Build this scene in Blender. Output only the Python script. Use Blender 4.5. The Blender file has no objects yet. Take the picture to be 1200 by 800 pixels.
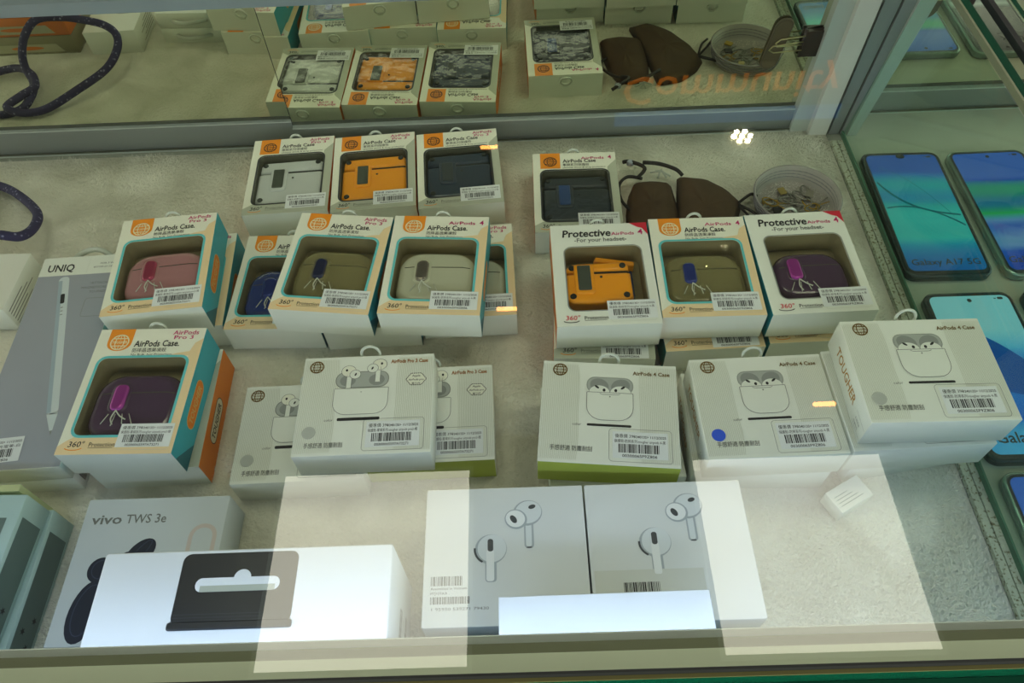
import bpy, bmesh, math, random
import numpy as np
from mathutils import Matrix, Vector

random.seed(7)
S = 0.01                      # the numbers below are centimetres
C = bpy.context.scene.collection
sc = bpy.context.scene

# ------------------------------------------------------------------ camera
cd = bpy.data.cameras.new('camera')
cam = bpy.data.objects.new('camera', cd); C.objects.link(cam)
R3 = ((0.999272, 0.035128, 0.014884), (-0.020063, 0.815685, -0.578149), (-0.032449, 0.577429, 0.815796))
M = Matrix(R3).to_4x4(); M.translation = Vector((-4.502, -65.626, 54.377)) * S
cam.matrix_world = M
cd.sensor_width = 36; cd.lens = 893.5 * 36 / 1200; cd.clip_start = 0.01; cd.clip_end = 60
sc.camera = cam

# ------------------------------------------------------------------ world, lights, exposure
w = bpy.data.worlds.new('world'); sc.world = w; w.use_nodes = True
w.node_tree.nodes['Background'].inputs[0].default_value = (1.0, 1.0, 0.90, 1)
w.node_tree.nodes['Background'].inputs[1].default_value = 2.0
LED_POWER = 0.36
PANEL_STRENGTH = 3.7
SPOT_STRENGTH = 90.0
sc.view_settings.view_transform = 'Standard'; sc.view_settings.look = 'None'
sc.view_settings.exposure = 0.4; sc.view_settings.gamma = 1
ld = bpy.data.lights.new('led_strip_light', 'AREA'); ld.shape = 'RECTANGLE'
ld.size = 1.5; ld.size_y = 0.012; ld.energy = LED_POWER; ld.color = (0.50, 0.66, 1.0)
lo = bpy.data.objects.new('led_strip_light', ld); C.objects.link(lo)
lo.location = (0.0, -0.562, 0.161); lo.rotation_euler = (math.radians(38), 0, 0)
cy = sc.cycles
cy.max_bounces = 10; cy.transparent_max_bounces = 24; cy.glossy_bounces = 6; cy.diffuse_bounces = 4
cy.use_denoising = True
cy.sample_clamp_indirect = 6

# ------------------------------------------------------------------ materials
def lin(h):
    h = h.lstrip('#'); r = []
    for i in (0, 2, 4):
        c = int(h[i:i+2], 16) / 255
        r.append(c/12.92 if c <= 0.04045 else ((c+0.055)/1.055)**2.4)
    return (*r, 1)
MATS = {}
def mat(name, h, rough=0.5, metal=0.0, var=0.04, scale=40, bump=0.0, spec=0.5, emit=None, alpha=1.0, coat=0.0):
    if name in MATS: return MATS[name]
    m = bpy.data.materials.new(name); m.use_nodes = True; nt = m.node_tree; b = nt.nodes['Principled BSDF']
    col = lin(h)
    tc = nt.nodes.new('ShaderNodeTexCoord'); nz = nt.nodes.new('ShaderNodeTexNoise'); nz.inputs['Scale'].default_value = scale
    nz.inputs['Detail'].default_value = 3
    nt.links.new(tc.outputs['Object'], nz.inputs['Vector'])
    mx = nt.nodes.new('ShaderNodeMix'); mx.data_type = 'RGBA'
    mx.inputs['A'].default_value = tuple(max(0, c*(1-var)) for c in col[:3]) + (1,)
    mx.inputs['B'].default_value = tuple(min(1, c*(1+var)) for c in col[:3]) + (1,)
    nt.links.new(nz.outputs['Fac'], mx.inputs['Factor']); nt.links.new(mx.outputs['Result'], b.inputs['Base Color'])
    b.inputs['Roughness'].default_value = rough; b.inputs['Metallic'].default_value = metal
    b.inputs['Specular IOR Level'].default_value = spec; b.inputs['Alpha'].default_value = alpha
    b.inputs['Coat Weight'].default_value = coat
    if emit:
        b.inputs['Emission Color'].default_value = lin(h); b.inputs['Emission Strength'].default_value = emit
    if bump:
        bp = nt.nodes.new('ShaderNodeBump'); bp.inputs['Strength'].default_value = bump; bp.inputs['Distance'].default_value = 0.002
        nt.links.new(nz.outputs['Fac'], bp.inputs['Height']); nt.links.new(bp.outputs['Normal'], b.inputs['Normal'])
    MATS[name] = m
    return m

def glass_mat(name, tint, refl=1.0, wrinkle=0.0, rough=0.0, base=0.04):
    """thin clear sheet: tinted transmission plus Schlick reflection"""
    if name in MATS: return MATS[name]
    m = bpy.data.materials.new(name); m.use_nodes = True; nt = m.node_tree; nt.nodes.clear()
    N = nt.nodes.new; L = nt.links.new
    out = N('ShaderNodeOutputMaterial'); mix = N('ShaderNodeMixShader'); tr = N('ShaderNodeBsdfTransparent'); gl = N('ShaderNodeBsdfGlossy')
    tr.inputs[0].default_value = (*tint, 1); gl.inputs['Roughness'].default_value = rough; gl.inputs['Color'].default_value = (1, 1, 1, 1)
    geo = N('ShaderNodeNewGeometry'); dot = N('ShaderNodeVectorMath'); dot.operation = 'DOT_PRODUCT'
    L(geo.outputs['Normal'], dot.inputs[0]); L(geo.outputs['Incoming'], dot.inputs[1])
    ab = N('ShaderNodeMath'); ab.operation = 'ABSOLUTE'; L(dot.outputs['Value'], ab.inputs[0])
    om = N('ShaderNodeMath'); om.operation = 'SUBTRACT'; om.inputs[0].default_value = 1; L(ab.outputs[0], om.inputs[1])
    pw = N('ShaderNodeMath'); pw.operation = 'POWER'; L(om.outputs[0], pw.inputs[0]); pw.inputs[1].default_value = 5
    ma = N('ShaderNodeMath'); ma.operation = 'MULTIPLY_ADD'; L(pw.outputs[0], ma.inputs[0]); ma.inputs[1].default_value = (1-base)*refl; ma.inputs[2].default_value = base*refl
    ma.use_clamp = True
    L(ma.outputs[0], mix.inputs[0]); L(tr.outputs[0], mix.inputs[1]); L(gl.outputs[0], mix.inputs[2]); L(mix.outputs[0], out.inputs[0])
    if wrinkle:
        tc = N('ShaderNodeTexCoord'); nz = N('ShaderNodeTexNoise'); nz.inputs['Scale'].default_value = 55; nz.inputs['Detail'].default_value = 2
        L(tc.outputs['Object'], nz.inputs['Vector'])
        bp = N('ShaderNodeBump'); bp.inputs['Strength'].default_value = wrinkle; bp.inputs['Distance'].default_value = 0.004
        L(nz.outputs['Fac'], bp.inputs['Height']); L(bp.outputs['Normal'], gl.inputs['Normal'])
    MATS[name] = m
    return m

paper = mat('white_card', '#e6e9de', 0.45, coat=0.1)
paper2 = mat('cream_card', '#eaead8', 0.42, coat=0.15)
cool = mat('cool_white_card', '#dfe3e6', 0.4, coat=0.2)
sticker = mat('sticker_paper', '#e4e8e8', 0.5)
ink = mat('black_ink', '#17181a', 0.6)
gray_ink = mat('grey_ink', '#6f716c', 0.6)
pale_ink = mat('pale_grey_ink', '#c3c7ba', 0.6)
drawing = mat('drawing_grey', '#8b8f8a', 0.5)
mid_draw = mat('drawing_mid_grey', '#a9ada6', 0.5)
gold = mat('gold_foil', '#6e5312', 0.4, 0.2)
gold_txt = mat('golden_orange_ink', '#b07c14', 0.4, 0.1)
orange = mat('orange_ink', '#ee8e08', 0.5)
orange_side = mat('orange_card', '#d87408', 0.5)
teal = mat('teal_ink', '#5fc0c4', 0.5)
teal_side = mat('teal_card', '#2f9aa4', 0.5)
teal_dark = mat('dark_teal_card', '#17606a', 0.5)
peach = mat('peach_ink', '#ead0a2', 0.5)
sage = mat('sage_grey_ink', '#b4b8a4', 0.5)
magenta = mat('magenta_ink', '#c2206c', 0.5)
red = mat('red_ink', '#c8102e', 0.5)
dark_frame = mat('charcoal_ink', '#2d3030', 0.45)
grey_frame = mat('grey_frame_ink', '#8e9188', 0.45)
cavity = mat('brown_inner_card', '#8d8260', 0.6, var=0.25)
lime = mat('lime_reflection', '#b7c552', 0.5)  # green reflected light, painted as colour on two box fronts
blue_dot = mat('blue_sticker', '#1450d8', 0.5)
grey_dot = mat('grey_sticker', '#b2b5ac', 0.5)
tab_mat = mat('milky_plastic', '#dfe4d8', 0.3, alpha=0.75)
film = glass_mat('window_film', (0.97, 0.97, 0.93), 1.1, wrinkle=0.28, rough=0.03)
black_plastic = mat('black_plastic', '#15181f', 0.35)
navy_plastic = mat('navy_plastic', '#1b2f5c', 0.35)
alu = mat('brushed_aluminium', '#8c9290', 0.42, 0.55, scale=8)
alu_light = mat('pale_aluminium', '#b4bcb6', 0.45, 0.3, scale=8)
alu_dark = mat('dark_aluminium', '#4e5244', 0.5, 0.3)  # darker aluminium for grooves, gaps and edges
rubber = mat('black_rubber', '#0c1110', 0.6)
brass_seal = mat('yellowed_sealant', '#6e6a3c', 0.6)
green_edge = mat('green_glass_edge', '#04402c', 0.15, spec=0.8)

# ------------------------------------------------------------------ mesh builder
_tc = {}
def text_geo(s, bold=0.0):
    k = (s, bold)
    if k not in _tc:
        c = bpy.data.curves.new('t', 'FONT'); c.body = s; c.resolution_u = 2; c.offset = bold; c.size = 1
        o = bpy.data.objects.new('t', c); C.objects.link(o)
        bpy.context.view_layer.update()
        me = bpy.data.meshes.new_from_object(o.evaluated_get(bpy.context.evaluated_depsgraph_get()))
        vs = [(v.co.x, v.co.y) for v in me.vertices]; fs = [tuple(p.vertices) for p in me.polygons]
        bpy.data.objects.remove(o); bpy.data.curves.remove(c); bpy.data.meshes.remove(me)
        xs = [v[0] for v in vs]
        _tc[k] = (vs, fs, min(xs), max(xs))
    return _tc[k]

FLAT = (Vector((0, 0, 0)), Vector((1, 0, 0)), Vector((0, 1, 0)))
class MB:
    def __init__(s, frame=FLAT):
        s.v = []; s.f = []; s.m = []; s.mats = []; s.fr(frame); s.sm = []
    def fr(s, frame): s.O, s.U, s.V = frame; s.W = s.U.cross(s.V)
    def mi(s, m):
        if m not in s.mats: s.mats.append(m)
        return s.mats.index(m)
    def P(s, u, v, z=0): return tuple(s.O + s.U*u + s.V*v + s.W*z)
    def add(s, pts, faces, m, smooth=False):
        b = len(s.v); s.v += [s.P(*p) for p in pts]; k = s.mi(m)
        for f in faces: s.f.append(tuple(b+i for i in f)); s.m.append(k); s.sm.append(smooth)
    def poly(s, pts, z, m): s.add([(p[0], p[1], z) for p in pts], [tuple(range(len(pts)))], m)
    def rect(s, u0, v0, u1, v1, z, m): s.poly([(u0, v0), (u1, v0), (u1, v1), (u0, v1)], z, m)
    def ring(s, outer, inner, z, m):
        n = len(inner); s.add([(*p, z) for p in outer] + [(*p, z) for p in inner], [(i, (i+1) % n, n+(i+1) % n, n+i) for i in range(n)], m)
    def stroke(s, pts, wd, z, m, closed=False):
        n = len(pts); L = []; Rr = []
        for i in range(n):
            a = pts[i-1] if (i > 0 or closed) else pts[i]; b = pts[(i+1) % n] if (i < n-1 or closed) else pts[i]
            dx, dy = b[0]-a[0], b[1]-a[1]; l = math.hypot(dx, dy) or 1
            L.append((pts[i][0]-dy/l*wd/2, pts[i][1]+dx/l*wd/2, z)); Rr.append((pts[i][0]+dy/l*wd/2, pts[i][1]-dx/l*wd/2, z))
        k = n if closed else n-1
        s.add(L+Rr, [(i, n+i, n+(i+1) % n, (i+1) % n) for i in range(k)], m)
    def ell(s, cx, cy, rx, ry, z, m, n=20, rot=0):
        s.poly(ell(cx, cy, rx, ry, n, rot), z, m)
    def text(s, t, u, v, size, z, m, align='l', bold=0.0, width=None, rot=0, shear=0, sx=1.0):
        vs, fs, x0, x1 = text_geo(t, bold)
        kx = size*sx if width is None else width/(x1-x0)
        off = {'l': x0, 'c': (x0+x1)/2, 'r': x1}[align]; c, sn = math.cos(rot), math.sin(rot)
        pts = []
        for x, y in vs:
            a = (x-off)*kx + y*size*shear; b = y*size
            pts.append((u+a*c-b*sn, v+a*sn+b*c, z))
        s.add(pts, fs, m)
    def box(s, a, b, m):
        x0, y0, z0 = a; x1, y1, z1 = b
        s.add([(x0,y0,z0),(x1,y0,z0),(x1,y1,z0),(x0,y1,z0),(x0,y0,z1),(x1,y0,z1),(x1,y1,z1),(x0,y1,z1)],
              [(3,2,1,0),(4,5,6,7),(0,1,5,4),(1,2,6,5),(2,3,7,6),(3,0,4,7)], m)
    def pillow(s, outline, z0, z1, b, m, k=4, both=False, cx=None, cy=None):
        """extruded outline with a rounded upper (and lower) edge"""
        n = len(outline); xs = [p[0] for p in outline]; ys = [p[1] for p in outline]
        cx = (min(xs)+max(xs))/2 if cx is None else cx; cy = (min(ys)+max(ys))/2 if cy is None else cy
        hw = (max(xs)-min(xs))/2; hh = (max(ys)-min(ys))/2
        rings = []
        def rg(ins, z):
            fx = max(0.02, 1-ins/hw); fy = max(0.02, 1-ins/hh)
            return [(cx+(x-cx)*fx, cy+(y-cy)*fy, z) for x, y in outline]
        if both:
            for i in range(k, 0, -1):
                t = i/k*math.pi/2; rings.append(rg(b*(1-math.cos(t)), z0+b*(1-math.sin(t))))
            rings.append(rg(0, z0+b))
        else: rings.append(rg(0, z0))
        for i in range(k+1):
            t = i/k*math.pi/2; rings.append(rg(b*(1-math.cos(t)), z1-b+b*math.sin(t)))
        pts = [p for r in rings for p in r]; fs = []
        for j in range(len(rings)-1):
            for i in range(n): fs.append((j*n+i, j*n+(i+1) % n, (j+1)*n+(i+1) % n, (j+1)*n+i))
        s.add(pts, fs, m, True)
        s.add([rings[-1][i] for i in range(n)], [tuple(range(n))], m, True)
        s.add([rings[0][i] for i in range(n)], [tuple(range(n-1, -1, -1))], m)
    def tube(s, pts, r, m, seg=8, closed=False):
        P = [Vector(p) for p in pts]; n = len(P); vs = []; up = Vector((0, 0, 1))
        for i in range(n):
            a = P[i-1] if (i > 0 or closed) else P[i]; b = P[(i+1) % n] if (i < n-1 or closed) else P[i]
            t = (b-a).normalized(); x = t.cross(up)
            if x.length < 0.05: x = t.cross(Vector((0, 1, 0)))
            x.normalize(); y = t.cross(x)
            rr = r[i] if isinstance(r, (list, tuple)) else r
            for q in range(seg):
                an = 2*math.pi*q/seg; vs.append(tuple(P[i]+x*math.cos(an)*rr+y*math.sin(an)*rr))
        fs = []
        for i in range(n if closed else n-1):
            j = (i+1) % n
            for q in range(seg): fs.append((i*seg+q, j*seg+q, j*seg+(q+1) % seg, i*seg+(q+1) % seg))
        if not closed: fs += [tuple(range(seg)), tuple((n-1)*seg+q for q in range(seg-1, -1, -1))]
        s.add(vs, fs, m, True)
    def build(s, name, parent=None, weld=False):
        me = bpy.data.meshes.new(name)
        me.from_pydata([(a*S, b*S, c*S) for a, b, c in s.v], [], s.f)
        for m in s.mats: me.materials.append(m)
        me.polygons.foreach_set('material_index', s.m); me.polygons.foreach_set('use_smooth', s.sm)
        me.update()
        if weld:
            bm = bmesh.new(); bm.from_mesh(me); bmesh.ops.remove_doubles(bm, verts=bm.verts, dist=1e-6)
            bmesh.ops.recalc_face_normals(bm, faces=bm.faces); bm.to_mesh(me); bm.free()
        o = bpy.data.objects.new(name, me); C.objects.link(o)
        if parent: o.parent = parent
        return o

def ell(cx, cy, rx, ry, n=20, rot=0):
    c, s = math.cos(rot), math.sin(rot)
    return [(cx+rx*math.cos(t)*c-ry*math.sin(t)*s, cy+rx*math.cos(t)*s+ry*math.sin(t)*c) for t in [2*math.pi*i/n for i in range(n)]]
def rrect(u0, v0, u1, v1, r, k=5):
    rs = r if isinstance(r, tuple) else (r,)*4
    p = []
    for (cx, cy, a, q) in ((u1-rs[0], v1-rs[0], 0, rs[0]), (u0+rs[1], v1-rs[1], 90, rs[1]), (u0+rs[2], v0+rs[2], 180, rs[2]), (u1-rs[3], v0+rs[3], 270, rs[3])):
        for i in range(k+1):
            t = math.radians(a+90*i/k); p.append((cx+q*math.cos(t), cy+q*math.sin(t)))
    return p
def smooth_path(pts, n=6, closed=False):
    P = [Vector(p) for p in pts]; out = []; m = len(P)
    rng = range(m) if closed else range(m-1)
    for i in rng:
        p0 = P[(i-1) % m] if (closed or i > 0) else P[0]; p1 = P[i]; p2 = P[(i+1) % m]; p3 = P[(i+2) % m] if (closed or i+2 < m) else P[-1]
        for j in range(n):
            t = j/n
            out.append(tuple(0.5*((2*p1)+(p2-p0)*t+(2*p0-5*p1+4*p2-p3)*t*t+(3*p1-p0-3*p2+p3)*t**3)))
    if not closed: out.append(tuple(P[-1]))
    return out

def tag(o, label=None, cat=None, group=None, kind=None):
    if label: o['label'] = label
    if cat: o['category'] = cat
    if group: o['group'] = group
    if kind: o['kind'] = kind
    return o
def thing(name, label, cat, x, y, z, yaw=0, group=None, s=1.0, rx=0, ry=0):
    o = bpy.data.objects.new(name, None); C.objects.link(o); o.empty_display_size = 0.01
    o.location = (x*S, y*S, z*S); o.rotation_euler = (math.radians(rx), math.radians(ry), math.radians(yaw)); o.scale = (s, s, s)
    return tag(o, label, cat, group)
def reuse(src, parent):
    o = src.copy(); C.objects.link(o); o.parent = parent; return o

# ================================================================== SETTING
# shop shell
m = MB(); m.box((-400, -300, 200), (400, 420, 204), mat('ceiling_board', '#4a4b44', 0.8, scale=2)); tag(m.build('ceiling'), 'pale suspended shop ceiling above the display case', kind='structure')
m = MB(); m.box((-400, 400, -80), (400, 404, 200), mat('shop_wall', '#4c4c42', 0.8, scale=2)); tag(m.build('wall_back'), 'dim shop wall behind the display case', kind='structure')
m = MB(); m.box((-400, -300, -84), (400, 420, -80), mat('shop_floor', '#6e6c62', 0.5, scale=2)); tag(m.build('floor'), 'shop floor under the display case', kind='structure')

# ceiling light panels, mirrored in the top glass
pan = mat('light_panel_diffuser', '#fffbe6', 0.5, emit=PANEL_STRENGTH)
for i, (x, y) in enumerate([(-51.5, 10.5), (75.5, 11.5)]):
    t = thing('ceiling_light', ['square ceiling light panel mirrored in the glass on the left', 'square ceiling light panel mirrored in the glass on the right'][i], 'ceiling light', x, y, 198.4, 0, 'square ceiling light panels')
    m = MB(); m.box((-28.8, -28.8, 0.2), (28.8, 28.8, 1.0), pan); m.build('diffuser', t)
    m = MB(); m.box((-30, -30, 0), (30, -28.8, 1.6), alu_light); m.box((-30, 28.8, 0), (30, 30, 1.6), alu_light); m.box((-30, -28.8, 0), (-28.8, 28.8, 1.6), alu_light); m.box((28.8, -28.8, 0), (30, 28.8, 1.6), alu_light); m.build('frame', t)
lampm = mat('spot_lens', '#ffe6b4', 0.4, emit=SPOT_STRENGTH)
for i, (x, y) in enumerate([(90, 187)]):
    t = thing('ceiling_spot', 'round ceiling spot with a cluster of warm bulbs mirrored in the glass', 'ceiling spot', x, y, 194)
    m = MB()
    for k in range(7):
        a = 2*math.pi*k/6; r = 0 if k == 6 else 3.4
        m.fr((Vector((r*math.cos(a), r*math.sin(a), 2)), Vector((1, 0, 0)), Vector((0, -1, 0)))); m.pillow(ell(0, 0, 1.15, 1.15, 12), 0, 1.0, 0.6, lampm)
    m.build('bulb_cluster', t)
    m = MB(); m.pillow(ell(0, 0, 8, 8, 24), 2.2, 6, 0.5, alu_light); m.build('housing', t)
warm = mat('warm_tube_lens', '#ff9a48', 0.4, emit=22)
for i, (x, y) in enumerate([(-16, 186), (-10, 100), (91, 57)]):
    t = thing('track_lamp', ['farthest warm track lamp over the shop', 'middle warm track lamp over the shop', 'warm track lamp beside the right light panel'][i], 'track lamp', x, y, 195, 0, 'warm track lamps')
    m = MB(); m.pillow(rrect(-3.6, -0.6, 3.6, 0.6, 0.5), 0, 1, 0.3, warm); m.build('lens', t)
    m = MB(); m.box((-5, -1.4, 1), (5, 1.4, 5), black_plastic); m.build('housing', t)

# a blue lit banner and orange lettering on the far wall (seen only as a faint reflection)
sgn = thing('hanging_sign', 'long blue hanging shop sign with orange letters beyond the case', 'sign', 60, 150, 138)
UP = (Vector((0, 0, 0)), Vector((1, 0, 0)), Vector((0, 0, 1)))
m = MB(UP); m.box((-30, 14, -1.2), (48, 20, 0), mat('sign_blue', '#2f78c8', 0.5, emit=0.22)); m.build('blue_board', sgn)
m = MB(UP); m.box((-60, -4, -1.2), (60, 13.9, 0), mat('sign_board', '#3a3424', 0.6)); m.build('letter_board', sgn)
m = MB(UP); m.text('Community', -28, 0, 15.5, 0.3, mat('sign_orange', '#ff8c10', 0.5, emit=0.42), 'l', 0.01, width=72); m.build('lettering', sgn)

# display case floor boards
m = MB(); m.box((-100, -58, -2), (29.9, 0, -0.1), mat('case_board', '#8f9486', 0.7)); tag(m.build('case_floor'), 'board base of the left display case bay', kind='structure')
m = MB(); m.box((30.1, -58, -2), (100, 1.4, 0.0), mat('pale_cloth', '#b6b4aa', 0.85, var=0.12, scale=14, bump=0.15)); tag(m.build('case_floor'), 'flat pale lining of the right display case bay', kind='structure')

# fur mat: soft base plus many short fibres
def fur_material():
    m = bpy.data.materials.new('white_fur'); m.use_nodes = True; nt = m.node_tree; b = nt.nodes['Principled BSDF']
    tc = nt.nodes.new('ShaderNodeTexCoord'); n1 = nt.nodes.new('ShaderNodeTexNoise'); n1.inputs['Scale'].default_value = 16; n1.inputs['Detail'].default_value = 7; n1.inputs['Distortion'].default_value = 0.8
    nt.links.new(tc.outputs['Object'], n1.inputs['Vector'])
    cr = nt.nodes.new('ShaderNodeValToRGB'); cr.color_ramp.elements[0].position = 0.3; cr.color_ramp.elements[0].color = lin('#d2d0be'); cr.color_ramp.elements[1].position = 0.7; cr.color_ramp.elements[1].color = lin('#efede0')
    nt.links.new(n1.outputs['Fac'], cr.inputs[0]); nt.links.new(cr.outputs[0], b.inputs['Base Color'])
    b.inputs['Roughness'].default_value = 0.9; b.inputs['Specular IOR Level'].default_value = 0.1
    bp = nt.nodes.new('ShaderNodeBump'); bp.inputs['Strength'].default_value = 0.5; bp.inputs['Distance'].default_value = 0.004
    n2 = nt.nodes.new('ShaderNodeTexNoise'); n2.inputs['Scale'].default_value = 260; n2.inputs['Detail'].default_value = 3
    nt.links.new(tc.outputs['Object'], n2.inputs['Vector']); nt.links.new(n2.outputs['Fac'], bp.inputs['Height']); nt.links.new(bp.outputs['Normal'], b.inputs['Normal'])
    return m
furm = fur_material()
def fur(x0, x1, y0, y1, count):
    rg = np.random.default_rng(3)
    px = rg.uniform(x0, x1, count); py = rg.uniform(y0, y1, count)
    # ragged right and back edges
    a = 2.4*np.sin(px*0.35+1.3*np.sin(py*0.22)) + 2.1*np.cos(py*0.41+px*0.13) + rg.normal(0, 0.8, count)
    ln = rg.uniform(0.25, 0.55, count); hz = rg.uniform(0.10, 0.26, count)
    dx, dy = np.cos(a), np.sin(a); wx, wy = -dy*0.013, dx*0.013
    z0 = -0.08
    V = np.empty((count, 5, 3))
    V[:, 0] = np.c_[px-wx, py-wy, np.full(count, z0)]; V[:, 1] = np.c_[px+wx, py+wy, np.full(count, z0)]
    V[:, 2] = np.c_[px+dx*ln*.55+wx, py+dy*ln*.55+wy, hz*.9]; V[:, 3] = np.c_[px+dx*ln*.55-wx, py+dy*ln*.55-wy, hz*.9]
    V[:, 4] = np.c_[px+dx*ln, py+dy*ln, hz]
    V = (V*S).reshape(-1, 3); i0 = np.arange(count)*5
    quads = np.c_[i0, i0+1, i0+2, i0+3]; tris = np.c_[i0+3, i0+2, i0+4]
    me = bpy.data.meshes.new('fur_mat')
    # base sheet
    nb = len(V)
    base = np.array([(x0, y0, -0.1), (x1, y0, -0.1), (x1, y1, -0.1), (x0, y1, -0.1), (x0, y0, 0.02), (x1, y0, 0.02), (x1, y1, 0.02), (x0, y1, 0.02)])*S
    V = np.vstack([V, base]); bq = np.array([(4,5,6,7),(0,1,5,4),(1,2,6,5),(2,3,7,6),(3,0,4,7),(3,2,1,0)])+nb
    quads = np.vstack([quads, bq])
    nl = len(quads)*4+len(tris)*3
    me.vertices.add(len(V)); me.vertices.foreach_set('co', V.ravel())
    me.loops.add(nl); me.loops.foreach_set('vertex_index', np.concatenate([quads.ravel(), tris.ravel()]).astype(np.int32))
    me.polygons.add(len(quads)+len(tris))
    st = np.concatenate([np.arange(len(quads))*4, len(quads)*4+np.arange(len(tris))*3]).astype(np.int32)
    me.polygons.foreach_set('loop_start', st)
    me.update(calc_edges=True); me.materials.append(furm)
    o = bpy.data.objects.new('fur_mat', me); C.objects.link(o)
    tag(o, 'short white faux fur lining the floor of the left bay', 'fur mat', kind='stuff')
fur(-75, 28.3, -57.6, -0.9, 230000)

# foam strips between the fur and the glass divider
def foam_mat():
    m = bpy.data.materials.new('pitted_strip'); m.use_nodes = True; nt = m.node_tree; b = nt.nodes['Principled BSDF']
    tc = nt.nodes.new('ShaderNodeTexCoord'); v = nt.nodes.new('ShaderNodeTexNoise'); v.inputs['Scale'].default_value = 420; v.inputs['Detail'].default_value = 4
    nt.links.new(tc.outputs['Object'], v.inputs['Vector']); cr = nt.nodes.new('ShaderNodeValToRGB')
    cr.color_ramp.elements[0].position = 0.33; cr.color_ramp.elements[0].color = lin('#6d6a4c'); cr.color_ramp.elements[1].position = 0.46; cr.color_ramp.elements[1].color = lin('#b4bda6')
    nt.links.new(v.outputs['Fac'], cr.inputs[0]); nt.links.new(cr.outputs[0], b.inputs['Base Color']); b.inputs['Roughness'].default_value = 0.8
    bp = nt.nodes.new('ShaderNodeBump'); bp.inputs['Strength'].default_value = 0.6; bp.inputs['Distance'].default_value = 0.002
    nt.links.new(v.outputs['Fac'], bp.inputs['Height']); nt.links.new(bp.outputs['Normal'], b.inputs['Normal'])
    return m
fm = foam_mat()
t = thing('divider_base', 'pitted pale twin strip running along the foot of the glass divider', 'base strip', 29, -29, -0.1)
for a, b in ((-0.55, 0.0), (0.09, 0.66)):
    m = MB(); m.box((a, -28.4, 0), (b, 26, 0.42), fm); m.build('strip', t)
m = MB(); m.box((0.0, -28.4, 0), (0.09, 26, 0.2), rubber); m.build('groove', t)

# rails
def rail(name, label, x0, x1, yf, yb, zt):
    t = thing(name, label, 'rail', 0, 0, 0)
    m = MB(); m.box((x0, yf, 0.05), (x1, yb, zt-0.12), alu); m.build('rail_face', t)
    m = MB(); m.box((x0, yf-0.02, zt-0.12), (x1, yb, zt), alu_light); m.build('top_lip', t)
    m = MB(); m.box((x0, yf-0.35, -0.05), (x1, yf-0.02, 0.12), alu_light); m.build('foot_lip', t)
    m = MB(); m.box((x0, yf-0.28, 0.12), (x1, yf-0.2, 0.3), alu_dark); m.build('track_groove', t)
    return t
rail('mirror_rail', 'brushed aluminium rail under the mirror doors of the left bay', -100, -28.05, 0.1, 1.4, 3.03)
rail('mirror_rail', 'brushed aluminium rail behind the row of orange-sided boxes', -28.0, 25.2, -0.55, 0.7, 2.62)
rail('mirror_rail', 'brushed aluminium rail behind the phones of the right bay', 31.2, 100, 1.7, 3.4, 2.62)
tr = thing('mirror_header', 'grey-blue aluminium bar along the top of the mirror doors', 'frame bar', 0, 0, 0)
m = MB(); m.box((-100, -0.5, 16.2), (100, 2.8, 17.4), mat('bluish_aluminium', '#8f9ea6', 0.4, 0.3)); m.build('bar', tr)

# mirrors
mir = bpy.data.materials.new('mirror_glass'); mir.use_nodes = True
b = mir.node_tree.nodes['Principled BSDF']; b.inputs['Base Color'].default_value = (0.69, 0.72, 0.56, 1); b.inputs['Metallic'].default_value = 1; b.inputs['Roughness'].default_value = 0.004
def mirror(label, x0, x1, y, z0=2.64, z1=16.2):
    t = thing('mirror_door', label, 'mirror', (x0+x1)/2, y, z0, 0, 'sliding mirror doors'); h = (x1-x0)/2
    m = MB(); m.box((-h, 0, 0), (h, 0.4, z1-z0), mir); m.build('mirror_pane', t)
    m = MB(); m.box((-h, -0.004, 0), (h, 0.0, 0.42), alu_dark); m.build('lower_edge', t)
    m = MB(); m.box((-h-0.06, -0.02, 0), (-h, 0.42, z1-z0), rubber); m.build('side_edge', t)
mirror('left mirror door showing the navy cord and white boxes', -100, -27.6, 0.5, 3.05)
mirror('middle mirror door showing the orange-tabbed boxes and pouches', -28.0, 25.6, 0.0)
mirror('right mirror door behind the phones', 31.6, 100, 2.25)

# corner post: bars from a foot rectangle to a head rectangle
def lean_bar(mb, xb0, xb1, xt0, xt1, yf, yb, z0, z1, mt):
    mb.add([(xb0,yf,z0),(xb1,yf,z0),(xb1,yb,z0),(xb0,yb,z0),(xt0,yf,z1),(xt1,yf,z1),(xt1,yb,z1),(xt0,yb,z1)],
           [(3,2,1,0),(4,5,6,7),(0,1,5,4),(1,2,6,5),(2,3,7,6),(3,0,4,7)], mt)
pt = thing('corner_post', 'grey aluminium corner post standing between the mirror doors', 'post', 0, 0, 0)
for nm, xb0, xb1, xt0, xt1, yf, mt in (('post_bar', 24.6, 26.4, 25.3, 26.9, -1.0, alu_light), ('post_bar', 26.4, 28.3, 26.9, 28.9, -1.7, mat('post_light', '#c3c4be', 0.45, 0.1)),
        ('post_gap', 28.3, 28.6, 28.9, 29.2, -1.3, alu_dark), ('post_bar', 28.6, 29.6, 29.2, 30.8, -1.6, alu), ('post_gap', 29.6, 29.8, 30.8, 31.0, -1.4, alu_dark),
        ('post_bar', 29.8, 30.4, 31.0, 32.3, -1.7, alu), ('post_bar', 30.4, 31.4, 32.3, 34.0, -2.0, alu_light)):
    m = MB(); lean_bar(m, xb0, xb1, xt0, xt1, yf, 3.3, 0, 17.3, mt); m.build(nm, pt)

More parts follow.
